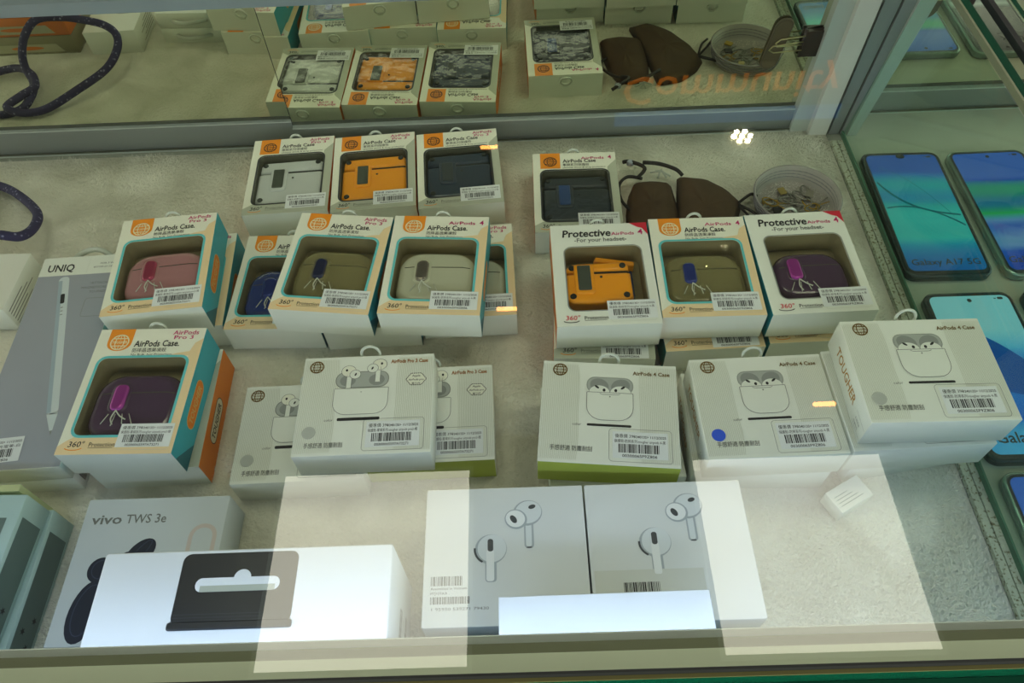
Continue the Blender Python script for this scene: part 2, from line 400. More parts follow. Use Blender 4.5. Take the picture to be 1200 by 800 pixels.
# glass divider
dv = thing('glass_divider', 'upright green-edged glass sheet between the two bays', 'glass sheet', 0, 0, 0)
gm = glass_mat('divider_glass', (0.84, 0.95, 0.88), 0.8)
m = MB(); lean_bar(m, 29.75, 30.05, 32.3, 32.6, -57, -2.2, 0.34, 17.2, gm); m.build('glass_pane', dv)
m = MB(); lean_bar(m, 29.6, 29.75, 29.6, 29.75, -57, -2.2, 0.3, 0.9, mat('silicone_bead', '#3e6a52', 0.3)); m.build('sealant_bead', dv)

# top glass
tg = thing('top_glass', 'clear glass top lying over the left bay', 'glass top', 0, 0, 0)
topm = glass_mat('top_glass_face', (0.95, 0.99, 0.94), 1.45); clr = glass_mat('top_glass_under', (1, 1, 1), 0.0)
def slab(x0, x1, y0, y1, z0, z1, parent):
    m = MB(); vs = [(x0,y0,z0),(x1,y0,z0),(x1,y1,z0),(x0,y1,z0),(x0,y0,z1),(x1,y0,z1),(x1,y1,z1),(x0,y1,z1)]
    m.add(vs, [(4,5,6,7)], topm); m.add(vs, [(3,2,1,0),(1,2,6,5),(2,3,7,6),(3,0,4,7)], clr); m.build('glass_sheet', parent)
slab(-100, 32.3, -58.0, 3.3, 17.5, 18.1, tg)
m = MB(); m.box((-100, -58.12, 17.52), (33.3, -58.0, 18.1), rubber); m.build('front_seal', tg)
m = MB(); m.box((32.38, -58, 17.5), (32.55, 3.3, 18.1), mat('bevel_cream', '#7c8268', 0.4)); m.build('bevel', tg)
m = MB(); m.box((32.55, -58, 17.5), (33.25, 3.3, 18.1), green_edge); m.build('glass_edge', tg)
tg2 = thing('top_glass', 'clear glass top lying over the phone bay', 'glass top', 0, 0, 0)
slab(35.2, 100, -57.99, 3.3, 17.5, 18.1, tg2)
m = MB(); m.box((34.75, -58, 17.5), (35.2, 3.3, 18.1), rubber); m.build('glass_edge', tg2)
m = MB(); m.box((34.75, -58.12, 17.52), (100, -58.0, 18.1), rubber); m.build('front_seal', tg2)
m = MB(); m.box((36.5, -58, 18.11), (36.85, 3.3, 18.2), green_edge); m.build('glass_seam', tg2)

# front rail
frl = thing('front_rail', 'pale green-grey aluminium front rail under the glass edge', 'rail', 0, 0, 0)
m = MB(); m.box((-100, -58.0, 16.9), (100, -57.05, 17.45), mat('front_aluminium', '#d2d8c0', 0.5, 0.0, scale=5)); m.build('top_flange', frl)
m = MB(); m.box((-100, -57.05, 16.6), (100, -56.5, 17.1), mat('front_groove', '#74765e', 0.6, 0.05, scale=5)); m.build('inner_lip', frl)
m = MB(); m.box((-100, -58.3, -2), (100, -58.02, 17.4), mat('front_green_glass', '#06523a', 0.15)); m.build('front_pane', frl)
m = MB(); m.box((-100, -58.3, 17.4), (100, -58.12, 17.5), brass_seal); m.build('sealant', frl)
m = MB(); m.box((-100, -60.5, 15.2), (100, -58.32, 15.9), mat('counter_ledge', '#0b4a36', 0.3)); m.build('outer_ledge', frl)
# LED strip with dots
st = thing('led_strip', 'cool white dotted LED strip under the front rail', 'light strip', 0, -56.3, 16.35, 0, None, 1, 38)
m = MB(); m.box((-75, -0.4, 0.0), (75, 0.4, 0.12), sticker); m.build('strip_tape', st)
m = MB()
ledm = mat('led_chip', '#dfeaff', 0.4, emit=40)
for i in range(90): m.box((-74+i*1.65, -0.13, -0.08), (-73.7+i*1.65, 0.13, 0.0), ledm)
tag(m.build('led_chips', st), kind='stuff')

# ================================================================== PRINT HELPERS
def emblem(m, cx, cy, r, z, mt, k=1.0):
    m.stroke(ell(cx, cy, r, r, 24), r*0.12*k, z, mt, True)
    m.stroke(ell(cx, cy, r*0.5, r*0.97, 16), r*0.08*k, z, mt, True)
    m.stroke([(cx-r*.86, cy+r*.5), (cx+r*.86, cy+r*.5)], r*.1*k, z, mt); m.stroke([(cx-r*.86, cy-r*.5), (cx+r*.86, cy-r*.5)], r*.1*k, z, mt)
    m.stroke([(cx, cy+r*.35), (cx, cy+r)], r*.08, z, mt); m.stroke([(cx, cy-r*.35), (cx, cy-r)], r*.08, z, mt)
    m.text('TOUGHER', cx, cy-r*.17, r*.5, z+.002, mt, 'c', 0.02, width=r*1.75)
def barcode(m, u0, v0, u1, v1, z, seed, mt=None):
    rg = random.Random(seed); u = u0
    while u < u1:
        wd = rg.choice((.025, .04, .06, .09)); m.rect(u, v0, min(u+wd, u1), v1, z, mt or ink); u += wd+rg.choice((.03, .04, .06))
_stk = {}
def price_sticker(parent, u, v, z, kind='pro3', wd=3.85, ht=1.85, rot=0, cut=None):
    """barcode price sticker lying on the box face"""
    if kind not in _stk:
        m = MB(); m.rect(-1.92, -.92, 1.92, .92, 0.012, sticker)
        z1 = .018
        m.text('優惠價 390', -1.75, .5, .3, z1, ink, 'l', 0); m.text('<340135> 11/12/2025', 1.8, .5, .25, z1, ink, 'r', 0.012)
        line = {'pro3': '保護殼-軍規系列-tougher airpods pro3-橘', '4': '保護殼-防摔系列-tougher airpods 4-黑', 'pencil': '觸控筆-磁吸充電筆-白'}[kind]
        m.text(line, -1.8, .16, .26, z1, ink, 'l', 0, width=3.55)
        barcode(m, -1.5, -.55, 1.35, .06, z1, 5 if kind == 'pro3' else 9)
        m.text('00300065597A73271' if kind == 'pro3' else '00300065F9Z806', -.05, -.84, .27, z1, ink, 'c', .012, width=2.4)
        o = m.build('price_sticker'); _stk[kind] = o; o.parent = parent
    else: o = reuse(_stk[kind], parent)
    o.location = (u*S, v*S, z*S); o.rotation_euler = (0, 0, math.radians(rot)); o.scale = (wd/3.84, ht/1.84, 1)
    return o
_tab = {}
def hang_tab(parent, H, D, r=.62, lift=.0):
    k = round(r, 2)
    if k not in _tab:
        m = MB(); c = []
        for i in range(20):
            a = 2*math.pi*i/20; c.append((math.cos(a)*r, math.sin(a)*r*.3, math.sin(a)*r*.95))
        m.tube(c, .12, tab_mat, 6, True); m.box((-r*.5, -.36, -r-.12), (r*.5, -.1, -r+.12), tab_mat)
        o = m.build('hang_tab'); _tab[k] = o; o.parent = parent
    else: o = reuse(_tab[k], parent)
    o.location = (0, (H/2+.36)*S, (D*.8+lift)*S)
    return o

def box_shell(t, W, H, D, win, matd, seam=True):
    """carton with a die-cut window: top with hole, walls, cavity"""
    m = MB(); u0, v0, u1, v1, r = win
    inner = rrect(u0, v0, u1, v1, r); cor = [(W/2, H/2)]*6+[(-W/2, H/2)]*6+[(-W/2, -H/2)]*6+[(W/2, -H/2)]*6
    m.ring(cor, inner, D, matd['front'])
    n = len(inner)
    m.add([(*p, D) for p in inner]+[(*p, 1.0) for p in inner], [(i, n+i, n+(i+1) % n, (i+1) % n) for i in range(n)], matd.get('tray', cavity))
    m.poly(inner, 1.0, matd.get('tray', cavity))
    x, y = W/2, H/2
    m.add([(-x,-y,0),(x,-y,0),(x,-y,D),(-x,-y,D)], [(0,1,2,3)], matd['ends'])
    m.add([(-x,y,0),(x,y,0),(x,y,D),(-x,y,D)], [(3,2,1,0)], matd['ends'])
    m.add([(-x,-y,0),(x,-y,0),(x,y,0),(-x,y,0)], [(3,2,1,0)], matd['ends'])
    m.build('carton', t)
    for sgn_, nm in ((1, 'side_panel'), (-1, 'side_panel')):
        s = MB(); fr = (Vector((sgn_*x, 0, 0)), Vector((0, sgn_, 0)), Vector((0, 0, 1))); s.fr(fr)
        s.rect(-y, 0, y, D, 0, matd['side'])
        if matd.get('oval'):
            s.poly(rrect(-2.6, D/2-.62, 1.4, D/2+.62, .6), .008, matd['oval']); s.stroke(rrect(-2.6, D/2-.62, 1.4, D/2+.62, .6), .07, .012, matd['ovaltxt'], True)
            s.text('TOUGHER', -.6, D/2-.3, .85, .016, matd['ovaltxt'], 'c', .02, width=3.2)
        if matd.get('wave'):
            s.poly([(-y, 0), (-y+2.2, 0), (-y+.3, D*.62), (-y, D*.7)], .006, matd['wave'])
        s.build(nm, t)
def stepped_film(t, win):
    m = MB(); u0, v0, u1, v1, r = win; m.poly(rrect(u0+.01, v0+.01, u1-.01, v1-.01, r), -0.04, film)
    o = m.build('window_film', t); return o

W_, H_, D_ = 8.24, 10.77, 2.9
fx = lambda f: (f-.5)*W_
fy = lambda f: (.5-f)*H_
PR = {}
def front_print(style, model):
    z = D_+.012; m = MB()
    if style == 'teal':
        u0, v0, u1, v1 = fx(.09), fy(.86), fx(.9), fy(.25)
        m.poly([(fx(1), fy(.09)), (fx(1), fy(1)), (u1, fy(1)), (u1, fy(.2)), (fx(.93), fy(.13))], z, peach)
        m.poly([(u1, fy(.2)), (u1, v1+.12), (fx(.7), v1+.12), (fx(.78), fy(.215))], z, peach)
        m.poly([(fx(0), fy(1)), (fx(0), fy(.94)), (fx(.06), fy(.9)), (fx(.12), v0-.1), (u1, v0-.1), (u1, fy(1))], z, peach)
        o_ = rrect(u0-.2, v0-.2, u1+.2, v1+.2, .75); i_ = rrect(u0, v0, u1, v1, .6); m.ring(o_, i_, z+.012, teal)
        tabp = [(fx(.1), fy(0)), (fx(.1), fy(.12))]+[(fx(.215)+.95*math.cos(a), fy(.12)-.75*math.sin(a)) for a in [math.pi*(1-i/10) for i in range(1, 10)]]+[(fx(.33), fy(.12)), (fx(.33), fy(0))]
        m.poly(tabp[::-1], z+.006, orange); emblem(m, fx(.215), fy(.115), .68, z+.014, mat('cream_ink', '#f0e6bc', .5), 1.25)
        m.text('AirPods Case.', fx(.36), fy(.155), .8, z+.01, ink, 'l', .018, width=3.5)
        m.text('防摔晶透果凍殼', fx(.36), fy(.2), .42, z+.01, ink, 'l', 0, width=2.6)
        m.text('No Bulk, Just Protection.', fx(.36), fy(.233), .3, z+.01, ink, 'l', .0, width=3.2)
        c360, ctxt = ink, ink
    elif style == 'armor':
        u0, v0, u1, v1 = fx(.1), fy(.87), fx(.89), fy(.235)
        m.poly([(fx(1), fy(.1)), (fx(1), fy(1)), (u1, fy(1)), (u1, fy(.2))], z, sage)
        m.poly([(fx(0), fy(1)), (fx(0), fy(.92)), (u0, v0-.02), (u1, v0-.02), (u1, fy(1))], z, sage)
        o_ = rrect(u0-.17, v0-.17, u1+.17, v1+.17, .75); i_ = rrect(u0, v0, u1, v1, .6); m.ring(o_, i_, z+.012, dark_frame)
        m.rect(fx(.09), fy(.205), fx(.33), fy(0), z+.006, orange); emblem(m, fx(.21), fy(.115), .62, z+.014, ink, 1.3)
        m.text('AirPods Case', fx(.36), fy(.13), .68, z+.01, ink, 'l', .018, width=3.3)
        m.text('軍規系列保護殼', fx(.36), fy(.175), .42, z+.01, ink, 'l', 0, width=2.6)
        m.text('ultimate shock & drop protection', fx(.36), fy(.205), .28, z+.01, ink, 'l', .0, width=4.2)
        c360, ctxt = ink, gray_ink
    else:
        u0, v0, u1, v1 = fx(.13), fy(.86), fx(.9), fy(.24)
        o_ = rrect(u0-.1, v0-.1, u1+.1, v1+.1, .7); i_ = rrect(u0, v0, u1, v1, .6); m.ring(o_, i_, z+.012, grey_frame)
        m.text('Protective', fx(.12), fy(.13), 1.12, z+.01, ink, 'l', .024, width=4.1, shear=.1)
        m.text('-For your headset-', fx(.24), fy(.185), .62, z+.01, gray_ink, 'l', .02, width=4.4)
        m.poly([(fx(.82), fy(0)), (fx(.9), fy(.045)), (fx(.95), fy(.06)), (fx(1), fy(.13)), (fx(1), fy(0))][::-1], z+.006, red)
        c360, ctxt = red, ink
    if style != 'protective':
        if model == 'pro3':
            m.text('AirPods', fx(.94), fy(.055), .55, z+.01, magenta, 'r', .012, width=2.0); m.text('Pro 3', fx(.9), fy(.095), .5, z+.01, magenta, 'r', .012, width=1.5)
        else:
            m.text('AirPods', fx(.86), fy(.09), .52, z+.01, magenta, 'r', .012, width=2.3); m.text('4', fx(.95), fy(.09), .72, z+.01, magenta, 'r', .02)
    else:
        m.text('AirPods', fx(.86), fy(.125), .5, z+.01, magenta, 'r', .012, width=1.95); m.text('4', fx(.95), fy(.125), .85, z+.01, magenta, 'r', .02)
    m.text('360°', fx(.09), fy(.945), .62, z+.01, c360, 'l', .01, shear=.1)
    m.text('Protection', fx(.27), fy(.945), .5, z+.01, ctxt, 'l', .006, width=1.85); m.rect(fx(.27), fy(.955), fx(.48), fy(.952), z+.01, ctxt)
    sw = [(fx(.07)+.6+.62*math.cos(a), fy(.945)-.05+.2*math.sin(a)) for a in [math.pi+.2+i*(math.pi-.4)/10 for i in range(11)]]
    m.stroke(sw, .07, z+.01, orange if c360 == ink else ink)
    fl = rrect(fx(.52), fy(.97), fx(.95), fy(.82), .15, 2)
    for i in range(0, len(fl)): pass
    m.stroke(fl, .02, z+.008, pale_ink, True)
    return m, (u0, v0, u1, v1, .6)

def jelly_case(t, body, latch_m, dx=0.0, dy=-1.15, wd=6.4, ht=5.5):
    dx *= .5; dy = -1.15; wd = min(wd+.1, 6.5); z0 = 1.05; o = MB(); out = rrect(dx-wd/2, dy-ht/2, dx+wd/2, dy+ht/2, (1.9, 1.9, 1.5, 1.5), 8)
    o.pillow(out, z0, 2.58, .6, body, 6)
    y_ = dy+ht*.17
    o.stroke([(dx-wd/2+.5, y_-.1), (dx-wd/2+1.2, y_), (dx+wd/2-1.2, y_+.06), (dx+wd/2-.5, y_-.05)], .09, 2.588, mat('dark_seam', '#37362a', .6)); c = o.build('protective_case', t)  # thin dark strip marks the lid seam
    l = MB(); l.pillow(rrect(dx-2.0, dy-.75, dx-.45, dy+1.8, .55), 2.3, 2.62, .15, body); l.pillow(rrect(dx-1.75, dy-.6, dx-.7, dy+1.6, .42), 2.55, 2.82, .18, latch_m)
    k = l.build('latch', c)
    a = MB(); a.tube(smooth_path([(dx-1.15, dy-.6, 2.72), (dx-.7, dy-1.1, 2.75), (dx-.25, dy-1.35, 2.7)]), .05, mat('cord_and_glint', '#c9ccc2', .2)); a.tube(smooth_path([(dx-1.15, dy-.6, 2.72), (dx-1.3, dy-1.3, 2.75), (dx-1.1, dy-1.75, 2.7)]), .05, mat('cord_and_glint', '#c9ccc2', .2)); 
    for k in range(4):
        q = (dx-1.6+k*.5, dy-.9); a.tube([(q[0], q[1], 2.7), (q[0]+(k-1.4)*.28, q[1]-.8-.15*(k % 2), 2.66)], .035, mat('cord_and_glint', '#c9ccc2', .2), 5)  # pale tubes imitate highlights on the clear blister plastic
    a.build('cord', c)  # latch cord together with the modelled glints
def armor_case(t, body, dx=0.0, dy=-.7, wd=6.45, ht=6.1, screw=None, inset=None, small=False):
    screw = screw or mat('dark_screw', '#22292a', .4, .3); inset = inset or mat('slate_insert', '#464d46', .3)
    z0 = 1.05; o = MB(); sp = dy+ht*.2
    low = [(dx-wd/2, dy-ht/2+.5), (dx-wd/2+.5, dy-ht/2), (dx+wd/2-.5, dy-ht/2), (dx+wd/2, dy-ht/2+.5), (dx+wd/2, sp), (dx+wd/2-.3, sp+.1), (dx-wd/2+.3, sp+.1), (dx-wd/2, sp)]
    o.pillow(low, z0, 2.62, .3, body, 3)
    c = o.build('protective_case', t)
    l = MB(); up = [(dx-wd/2+.1, sp+.25), (dx+wd/2-.1, sp+.3), (dx+wd/2-.1, dy+ht/2-.4), (dx+wd/2-.6, dy+ht/2), (dx-wd/2+.6, dy+ht/2-.1), (dx-wd/2+.1, dy+ht/2-.6)]
    l.pillow(up, z0, 2.6, .3, body, 3); l.build('case_lid', c)
    for (u, v) in ((dx-wd/2+.55, dy-ht/2+.6), (dx+wd/2-.55, dy-ht/2+.6), (dx-wd/2+.6, dy+ht/2-.62), (dx+wd/2-.6, dy+ht/2-.5)): 
        s = MB(); s.pillow(ell(u, v, .27, .27, 12), 2.57, 2.7, .05, screw, 2); s.build('screw', c)
    s = MB(); s.pillow(ell(dx+.25, dy+.45, .12, .12, 10), 2.57, 2.65, .02, screw, 1); s.build('indicator', c)
    s = MB(); s.box((dx-.3, sp+.08, 1.0), (dx+wd/2-.15, sp+.24, 2.5), screw); s.build('hinge_gap', c)
    k = MB(); k.pillow(rrect(dx-1.95, dy-1.35, dx-.3, dy+1.7, (.15, .15, .35, .35), 3), 2.45, 2.76, .12, body, 3)
    k.pillow(rrect(dx-1.68, dy-1.0, dx-.6, dy+1.6, (.08, .08, .15, .15), 3), 2.66, 2.83, .06, inset, 2); k.build('latch', c)

SIDE = {'teal': dict(front=paper2, ends=paper, side=teal_side, oval=orange_side, ovaltxt=mat('tan_ink', '#d0a860', .5), wave=teal_dark),
        'armor': dict(tray=mat('charcoal_tray', '#5a5a4c', .5, var=.2), front=paper2, ends=paper, side=orange_side, oval=mat('cream_oval', '#d8cfae', .5), ovaltxt=ink),
        'protective': dict(front=paper, ends=paper, side=orange_side)}
_proto = {}
def window_box(label, x, y, zb, yaw, s, style, model, case=None, side=None, group=None, tab=True, stk=(.75, .865), stick=True):
    t = thing('earbud_case_box', label, 'box', x, y, zb, yaw, group, s)
    key = (style, model, side)
    sd = dict(SIDE[side or style]); sd['front'] = SIDE[style]['front']; sd['tray'] = SIDE[style].get('tray', cavity)
    if key in _proto:
        for ch in _proto[key]: reuse(ch, t)
        win = _proto[key+('w',)]
    else:
        m, win = front_print(style, model); box_shell(t, W_, H_, D_, win, sd)
        m.build('front_print', t); f = stepped_film(t, win); f.location.z = D_*S
        _proto[key] = list(t.children); _proto[key+('w',)] = win
    if stick: price_sticker(t, fx(stk[0])-.15, fy(stk[1]), D_+.02, model)
    if tab: hang_tab(t, H_, D_)
    if case: case(t)
    return t
def cm_(name, h, alpha=1.0, rough=.25, metal=0): return mat(name, h, rough, metal, alpha=alpha, var=.08, coat=.3)
pink = cm_('pink_rubber', '#b8848a', .9); pink_l = cm_('pink_metal', '#a83a5c', 1, .2, .4)
purple = cm_('purple_rubber', '#4a3450'); mag_l = cm_('magenta_metal', '#b040a8', 1, .15, .5)
bluej = cm_('blue_rubber', '#2a3f86', .85); blue_l = cm_('blue_metal', '#22388c', 1, .2, .4)
smoke = cm_('smoky_clear_plastic', '#9d9668', .55, .15); navy_l = cm_('navy_metal', '#1a2348', 1, .2, .3)
clear = cm_('clear_plastic', '#e6e8d2', .6, .15); silver_l = cm_('silver_metal', '#9a938a', 1, .15, .8)
silver = cm_('silver_plastic', '#ccd2d4', 1, .4); orangep = cm_('orange_plastic', '#ffa206', 1, .4); navyp = cm_('navy_rubber', '#1c3048', 1, .4); darkn = cm_('dark_slate_plastic', '#26303a', 1, .4)

# ================================================================== WINDOW BOXES
g1 = 'orange-tabbed boxes standing in the row against the mirror'
window_box('box holding a silver armoured case, leftmost against the mirror', -27.1, -7.85, 0.03, 2.9, .997, 'armor', 'pro3', lambda t: armor_case(t, silver), group=g1)
window_box('box holding an orange armoured case, against the mirror', -18.71, -7.78, 0.03, 3.9, .995, 'armor', 'pro3', lambda t: armor_case(t, orangep), group=g1)
window_box('box holding a navy armoured case beside the orange one by the mirror', -10.29, -7.77, 0.03, 3.9, .996, 'armor', 'pro3', lambda t: armor_case(t, navyp, inset=darkn), group=g1)
window_box('box holding a dark blue armoured case, beside the brown pouches', 1.09, -11.72, 0.03, -.8, .994, 'armor', '4', lambda t: armor_case(t, darkn, inset=mat('blue_insert', '#24447a', .35)), group=g1)
g2 = 'teal-sided earbud case boxes'
window_box('lower teal-sided box under the pink-cased one', -34.6, -21.3, 0.03, 4, 1, 'teal', 'pro3', group=g2, stick=False)
window_box('teal-sided box holding a pink case with a pink latch', -35.33, -21.63, 2.98, 5.0, 1.01, 'teal', 'pro3', lambda t: jelly_case(t, pink, pink_l, .5, -.8, 6.4, 5.2), group=g2)
window_box('orange-sided box at the bottom of the left front stack', -33.5, -34.4, 0.03, 1.5, 1, 'armor', 'pro3', group='orange-sided boxes in lower layers', stick=False)
window_box('teal-sided box holding a purple case with a magenta latch', -34.16, -34.43, 2.98, -1.2, 1.035, 'teal', 'pro3', lambda t: jelly_case(t, purple, mag_l, .4, -.9, 6.4, 5.4), group=g2)
window_box('teal-framed box with a blue case, half under its neighbour', -25.69, -21.61, 0.03, -1.5, 1, 'teal', 'pro3', lambda t: jelly_case(t, bluej, blue_l, .2), group=g2)
window_box('lower box wedged under the navy-latched smoky case box', -17.45, -21.9, 0.03, 1.0, .99, 'teal', 'pro3', group=g2, stick=False)
window_box('lower right box under the silver-latched clear case box', -9.16, -21.14, 0.03, 1.4, .985, 'teal', 'pro3', lambda t: jelly_case(t, clear, silver_l, .2), group=g2)
window_box('teal-framed tilted box with a smoky case and navy latch', -20.41, -22.27, 2.98, -6.9, 1.012, 'teal', 'pro3', lambda t: jelly_case(t, smoke, navy_l, .3), group=g2)
window_box('teal-framed box with a clear case and silver latch', -11.68, -22.9, 2.98, -4.1, 1.012, 'teal', '4', lambda t: jelly_case(t, clear, silver_l, .3), group=g2)
window_box('orange-sided lower box under the orange armoured case box', 2.31, -25.82, 0.03, -3.0, 1, 'armor', '4', group='orange-sided boxes in lower layers', stk=(.72, .91))
window_box('teal-sided lower box in the middle of the right group', 11.0, -25.3, 0.03, 1.5, .985, 'teal', '4', group=g2, stk=(.73, .9))
window_box('teal-sided lower box under the purple case on the right', 19.6, -24.9, 0.03, 0.6, .985, 'teal', '4', group=g2, stick=False)
def a6(t):
    armor_case(t, orangep, -.45, -.7, 5.4, 4.2)
    m = MB(); m.pillow([(-.6, 2.05), (2.7, 1.35), (2.8, 1.7), (-.4, 2.5)], 1.2, 2.0, .15, orangep); m.pillow([(2.2, -1.4), (2.6, -1.4), (2.6, 1.3), (2.2, 1.3)], .6, 1.4, .1, navy_plastic); m.build('case_lid', t)
window_box('white box holding an orange armoured case, headed Protective', 2.34, -24.57, 2.98, .2, 1.012, 'protective', '4', a6, group='white boxes headed Protective')
window_box('teal-framed box with a smoky clear case and blue latch', 10.77, -24.14, 2.98, -.7, .998, 'teal', '4', lambda t: jelly_case(t, smoke, blue_l, -.1, -.9), group=g2)
window_box('white box holding a purple case, headed Protective', 19.31, -24.09, 2.98, 1.1, 1.012, 'protective', '4', lambda t: jelly_case(t, purple, mag_l, .1, -.8, 5.8, 4.8), side='teal', group='white boxes headed Protective')

# ================================================================== WHITE CASE BOXES
W2, H2, D2 = 9.98, 8.49, 2.9
gx = lambda f: (f-.5)*W2
gy = lambda f: (.5-f)*H2
wave_ink = mat('wave_line_ink', '#c4c7b4', .5)
def waves(m, z):
    for i in range(26):
        for sg in (-1, 1):
            base = .01+.0095*i; pts = []
            for j in range(9):
                v = j/8; bulge = .05*math.sin(v*math.pi)*(i/26)+.02*math.cos(v*math.pi*2)*(i/26)
                f = base+bulge*.9; pts.append((gx(f if sg < 0 else 1-f), gy(.03+.94*v)))
            if sg > 0: pts = pts[::-1]
            m.stroke(pts, .028, z, wave_ink)
def bud_print(model):
    z = D2+.012; m = MB(); waves(m, z)
    if model == '4':
        m.poly(rrect(gx(.335), gy(.315), gx(.675), gy(.155), .6), z+.006, mid_draw)
        m.stroke(rrect(gx(.335), gy(.315), gx(.675), gy(.155), .6), .05, z+.01, drawing, True)
        for sg in (-1, 1):
            cx = gx(.505)+sg*.78
            m.ell(cx, gy(.24), .72, .6, z+.01, drawing, 20, sg*.5)
            m.poly([(cx+.78*math.cos(a), gy(.31)+.62*math.sin(a)) for a in [math.pi*i/12 for i in range(13)]], z+.014, paper)
            m.stroke([(cx+.78*math.cos(a), gy(.31)+.62*math.sin(a)) for a in [math.pi*i/12 for i in range(13)]], .035, z+.018, drawing)
            m.ell(cx-sg*.35, gy(.285), .11, .14, z+.02, ink, 10); m.ell(cx+sg*.18, gy(.255), .09, .2, z+.02, ink, 10, -sg*.9)
        body = rrect(gx(.335), gy(.585), gx(.675), gy(.31), (.06, .06, 1.1, 1.1)); m.poly(body, z+.022, paper); m.stroke(body, .04, z+.026, gray_ink, True)
        m.stroke([(gx(.43), gy(.32)), (gx(.45), gy(.33)), (gx(.56), gy(.33)), (gx(.58), gy(.32))], .04, z+.028, gray_ink); m.ell(gx(.505), gy(.35), .06, .06, z+.028, gray_ink, 8)
        m.text('AirPods 4 Case', gx(.95), gy(.115), .46, z+.006, gold, 'r', .025, width=2.75)
        m.poly(rrect(gx(.34), gy(.645), gx(.66), gy(.622), .09), z+.006, ink); m.text('color', gx(.3), gy(.645), .3, z+.006, gray_ink, 'r')
        m.text('手感舒適 防塵耐刮', gx(.08), gy(.885), .46, z+.006, ink, 'l', 0, width=3.0)
        emblem(m, gx(.13), gy(.09), .5, z+.006, gold, 1.7)
    else:
        m.poly(rrect(gx(.26), gy(.335), gx(.66), gy(.17), .65), z+.006, mid_draw); m.stroke(rrect(gx(.26), gy(.335), gx(.66), gy(.17), .65), .05, z+.01, gray_ink, True)
        m.ell(gx(.35), gy(.26), .6, .5, z+.012, drawing); m.ell(gx(.57), gy(.26), .6, .5, z+.012, drawing)
        for cx, cy, sx in ((gx(.36), gy(.16), 1), (gx(.575), gy(.1), -1)):
            m.rect(cx-.2 if sx > 0 else cx-.16, cy-1.55, cx+.16 if sx > 0 else cx+.2, cy-.2, z+.016, paper); m.stroke([(cx-.2, cy-1.5), (cx-.2, cy-.2)], .03, z+.02, gray_ink); m.stroke([(cx+.2, cy-1.5), (cx+.2, cy-.2)], .03, z+.02, gray_ink)
            m.ell(cx-.1*sx, cy, .55, .5, z+.02, paper2); m.stroke(ell(cx-.1*sx, cy, .55, .5), .035, z+.022, gray_ink, True)
            m.ell(cx+.42*sx, cy-.32, .42, .4, z+.024, paper); m.stroke(ell(cx+.42*sx, cy-.32, .42, .4), .035, z+.026, gray_ink, True)
            m.ell(cx-.25*sx, cy+.08, .09, .12, z+.028, ink, 8); m.ell(cx+.45*sx, cy-.32, .07, .15, z+.028, ink, 8, -.4)
        body = rrect(gx(.255), gy(.61), gx(.665), gy(.345), (.06, .06, 1.0, 1.0)); m.poly(body, z+.03, paper); m.stroke(body, .035, z+.034, gray_ink, True); m.ell(gx(.46), gy(.385), .04, .04, z+.036, ink, 8)
        m.text('AirPods Pro 3 Case', gx(.955), gy(.09), .46, z+.006, mat('amber_foil', '#9a5c06', .5), 'r', .03, width=2.85)
        m.poly(rrect(gx(.3), gy(.67), gx(.615), gy(.64), .1), z+.006, ink); m.text('color', gx(.27), gy(.67), .3, z+.006, gray_ink, 'r')
        m.text('手感舒適 防塵耐刮', gx(.08), gy(.92), .46, z+.006, ink, 'l', 0, width=2.8)
        emblem(m, gx(.1), gy(.105), .5, z+.006, gold, 1.7)
        hx = [(gx(.87)+.78*math.cos(a), gy(.27)+.6*math.sin(a)) for a in [math.pi/3*i for i in range(6)]]
        m.poly(hx, z+.006, paper2)
        for i in range(6):
            a, b_ = hx[i], hx[(i+1) % 6]
            for k in range(5):
                p = (a[0]+(b_[0]-a[0])*(k+.15)/5, a[1]+(b_[1]-a[1])*(k+.15)/5); q = (a[0]+(b_[0]-a[0])*(k+.8)/5, a[1]+(b_[1]-a[1])*(k+.8)/5); m.stroke([p, q], .07, z+.01, ink)
        m.text('Apple', gx(.87), gy(.245), .26, z+.01, ink, 'c', .01); m.text('AirPods pro', gx(.87), gy(.285), .24, z+.01, ink, 'c', .01, width=1.15); m.text('第三代', gx(.87), gy(.325), .22, z+.01, ink, 'c', .01)
    m.stroke(rrect(gx(.5), gy(.965), gx(.945), gy(.66), .25), .025, z+.004, gray_ink, True)
    return m
_wb = {}
